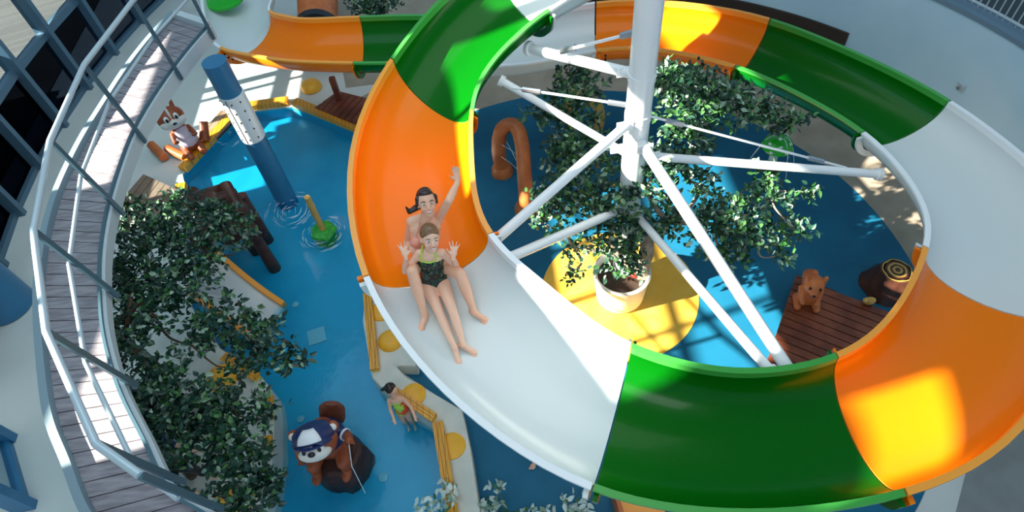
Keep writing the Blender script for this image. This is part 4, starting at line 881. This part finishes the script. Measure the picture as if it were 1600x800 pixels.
for s_ in (-1, 1):
    e = MB().ell(hc+fdir*.225+xx*s_*.105-u0*.02, (.052, .045, .062), ax=axh).build('eye', M['eye'], bv); MB().ell(hc+fdir*.262+xx*s_*.1-u0*.028, (.026, .016, .036), ax=axh).build('pupil', M['black'], e)
    MB().ell(hc+xx*s_*.265+u0*.14+fdir*.02, (.05, .03, .05), ax=axh).build('inner_ear', M['furlight'], bv)
cp_ = MB(); prof = [(.275, .05), (.285, .08), (.265, .16), (.2, .22), (.1, .255), (.001, .265)]
cp_.lathe(hc+u0*.0, prof, 28, ax=(xx, -fdir, u0)); cap = cp_.build('cap', M['navy'], bv, label='navy baseball cap')
fp = MB(); rs = []
for t in np.linspace(-.55, .55, 9):
    row = []
    for s_ in np.linspace(0, 1, 9):
        zz = .07+.16*s_; rr = np.interp(zz, [.03, .08, .16, .22, .255], [.293, .298, .273, .208, .108]); a = t*(1-.3*s_*s_); row.append(hc+u0*(zz+.004)+fdir*rr*math.cos(a)+xx*rr*math.sin(a))
    rs.append(row)
vs = [p for r_ in rs for p in r_]; fp.add(vs, [(i*9+j, (i+1)*9+j, (i+1)*9+j+1, i*9+j+1) for i in range(8) for j in range(8)]); o = fp.build('front_panel', M['capwhite'], cap, label='white front panel'); sm_ = o.modifiers.new('solid', 'SOLIDIFY'); sm_.thickness = .008; sm_.offset = 0
br = MB(); br.prism([(0, 0)], 0, 0) if False else None
vs = []
for zz in (0, .02):
    for t in np.linspace(-1.1, 1.1, 13): vs.append(hc+u0*(.05+zz-.05*math.cos(t))+fdir*(.27*math.cos(t)+.05*math.cos(t*.9))+xx*.29*math.sin(t))
    for t in np.linspace(1.1, -1.1, 13): vs.append(hc+u0*(.06+zz)+fdir*(.27*math.cos(t))+xx*.28*math.sin(t))
n_ = 26; br.add(vs, [tuple(range(n_))[::-1], tuple(range(n_, 2*n_))]+[(i, (i+1) % n_, n_+(i+1) % n_, n_+i) for i in range(n_)]); br.build('brim', M['navy'], cap, flat=True)
v = MB(); v.ell(bd+A(0, .0, .04), (.275, .245, .27), n=20); v.limb(ra_-A(.04, 0, 0), ra_+(re-ra_)*.6, .09, .085); o = v.build('vest', M['navy'], bv, label='navy vest'); remesh(o, .014, 3)
MB().tube([ra_+(re-ra_)*.62, ra_+(re-ra_)*.8], .088, 16).build('cuff', M['capwhite'], bv, label='white cuff')
tl = MB(); tb = bd+A(.05, .2, -.1); te = at(518, 630, .95); ax_t = norm(te-tb); xs = norm(np.cross(ax_t, A(0, -1, .3)))
rs = []
for s_, wd_ in zip(np.linspace(0, 1, 9), (.1, .15, .17, .18, .18, .18, .18, .17, .12)):
    c = tb+(te-tb)*s_; nn = np.cross(xs, ax_t); rs.append([c+xs*wd_*math.cos(t)+nn*.045*math.sin(t) for t in np.linspace(0, 2*math.pi, 16, endpoint=False)])
tl.rings(rs); tl.build('tail', mat('tail brown', (.16, .04, .018), .45, col2=(.2, .055, .025), scale=14, bump=.5, bscale=26), bv)
j = MB(); p = rw+A(.0, -.06, 0); j.tube([p, p+A(-.02, -.2, -.25), p+A(-.03, -.32, -1.0)], .006, 6); o = j.build('water_jet', M['splash']); tag(o, 'thin string of water falling from the beaver figure\'s raised paw', 'water jet')
# chipmunk on the upper deck
cc0 = at(306, 232, .1)
cm = thing('chipmunk_figure', cc0, 'brown and white striped chipmunk figure in a pale shirt sitting on the sunlit deck', 'figure')
hc = at(265, 190, 1.0); hc = A(cc0[0]-.12, cc0[1]+.02, .95); fd = norm(A(.5, -.8, .22)); u0 = norm(A(-.12, .2, 1)); u0 = norm(u0-fd*(u0@fd)); xx = np.cross(fd, u0); axh = (xx, fd, u0)
b = MB(); b.ell(cc0+A(-.05, 0, .22), (.2, .19, .22)); b.limb(cc0+A(-.05, 0, .3), hc, .17, .13); b.ell(hc, (.28, .22, .23), ax=axh, n=18)
for s_ in (-1, 1):
    b.limb(hc+xx*s_*.13+u0*.12, hc+xx*s_*.18+u0*.36, .055, .03); hq = cc0+A(-.05, 0, .12)+xx*s_*.14; b.limb(hq, hq+fd*.28*A(1, 1, 0), .09, .07); b.ell(hq+fd*.4*A(1, 1, 0), (.08, .13, .05), ax=axh)
    sp_ = cc0+A(-.08, 0, .52)+xx*s_*.17; b.limb(sp_, sp_+fd*.18-u0*.12+xx*s_*.05, .055, .045); b.limb(sp_+fd*.18-u0*.12+xx*s_*.05, sp_+fd*.3-u0*.08, .045, .04)
o = b.build('body', M['fur'], cm); remesh(o, .014, 4)
fm_ = MB(); fm_.ell(hc+fd*.08-u0*.07, (.27, .17, .14), ax=axh, n=18); fm_.ell(hc+fd*.08+u0*.1, (.035, .15, .16), ax=axh); fm_.ell(hc+fd*.23-u0*.05, (.1, .08, .07), ax=axh)
o = fm_.build('face_patch', M['furlight'], cm, label='white cheeks and forehead stripe'); remesh(o, .013, 3)
MB().ell(hc+fd*.33-u0*.03, (.045, .025, .025), ax=axh).build('nose', M['black'], cm)
for s_ in (-1, 1):
    e = MB().ell(hc+fd*.2+xx*s_*.1+u0*.06, (.05, .04, .07), ax=axh).build('eye', M['eye'], cm); MB().ell(hc+fd*.24+xx*s_*.095+u0*.05, (.028, .014, .042), ax=axh).build('pupil', M['black'], e)
s = MB(); s.ell(cc0+A(-.05, 0, .27), (.215, .205, .18)); s.limb(cc0+A(-.06, 0, .4), cc0+A(-.08, 0, .6), .18, .14); o = s.build('shirt', M['pink'], cm, label='pale pink shirt'); remesh(o, .014, 3)
MB().tube([hc-u0*.17+xx*.1*math.cos(t)+fd*.1*math.sin(t)*1.2 for t in np.linspace(0, 2*math.pi, 12)], .03, 8).build('scarf', mat('violet scarf', (.12, .08, .3), .5), cm)
lgp = at(322, 214, .15); lg_ = MB(); lg_.tube([lgp+A(-.0, -.1, 0), lgp+A(.05, .15, .3)], [.11, .09], 12, noise=.05); tag(lg_.build('carved_log', M['fur']), 'red brown carved log piece beside the chipmunk figure', 'carved log', 'carved logs round the chipmunk figure')
for k, (a, b_) in enumerate((((236, 226), (256, 246)), ((262, 232), (290, 246)))):
    tag(MB().tube([at(*a, .12), at(*b_, .12)], .09, 12, noise=.04).build('carved_log', M['terracotta']), ['orange carved log lying left of the chipmunk figure', 'orange carved log lying at the feet of the chipmunk figure'][k], 'carved log', 'carved logs round the chipmunk figure')
# squirrel on the lower right deck
q0 = at(1258, 470, .25)
sq = thing('squirrel_figure', q0, 'orange brown wooden squirrel figure on the corner of the triangular deck', 'figure')
b = MB(); u0 = A(0, 0, 1); fd = norm(A(-.3, -.9, 0)); xx = np.cross(fd, u0); axh = (xx, fd, u0); hc = q0+A(0, -.0, .46)
b.ell(q0+A(0, 0, .18), (.17, .16, .2)); b.limb(q0+A(0, 0, .25), hc, .13, .11); b.ell(hc, (.16, .17, .14), ax=axh); b.ell(hc+fd*.14-u0*.04, (.07, .07, .055), ax=axh)
for s_ in (-1, 1):
    b.limb(hc+xx*s_*.11+u0*.09, hc+xx*s_*.13+u0*.19, .05, .03); b.limb(q0+xx*s_*.13+u0*.08, q0+xx*s_*.14+fd*.18+u0*.06, .08, .055); b.limb(q0+xx*s_*.14+u0*.33, q0+xx*s_*.1+fd*.2+u0*.22, .05, .04)
b.limb(q0-fd*.18+u0*.1, q0-fd*.28+u0*.3, .07, .11); b.limb(q0-fd*.28+u0*.3, q0-fd*.16+u0*.52, .11, .06)
o = b.build('body', M['terracotta'], sq); remesh(o, .012, 4)
MB().ell(hc+fd*.21-u0*.03, (.025, .02, .02), ax=axh).build('nose', M['black'], sq)
for s_ in (-1, 1): MB().ell(hc+fd*.13+xx*s_*.07+u0*.05, (.025, .02, .03), ax=axh).build('eye', M['black'], sq)
c = at(1356, 474, .25); sn = thing('small_bird_figure', c, 'tiny ochre carved figure at the edge of the triangular deck', 'figure')
MB().ell(c+A(0, 0, .07), (.1, .06, .07)).build('body', M['ochre'], sn); MB().ell(c+A(-.09, -.02, .13), .045).build('head', M['ochre'], sn)
# splash where the riders and columns meet the water
def splash(px, py, z, r, n, label):
    c = at(px, py, z); b = MB()
    for k in range(n):
        a = rng.random()*6.283; rr = r*rng.random()**.5; p = c+A(rr*math.cos(a), rr*math.sin(a), rng.random()*.02); L = rng.uniform(.04, .14); d = A(-math.sin(a), math.cos(a), 0); b.tube([p-d*L, p+A(math.cos(a), math.sin(a), 0)*.01, p+d*L], [.001, rng.uniform(.003, .007), .001], 5)
    o = b.build('water_foam', M['splash']); tag(o, label, 'foam'); o['kind'] = 'stuff'
splash(455, 330, -.065, .5, 60, 'white ripples around the foot of the blue column in the pool')
splash(505, 365, -.065, .45, 60, 'white ripples around the green leafy spray base')
splash(350, 212, -.065, .5, 20, 'faint ripples in the sunlit upper corner of the pool')
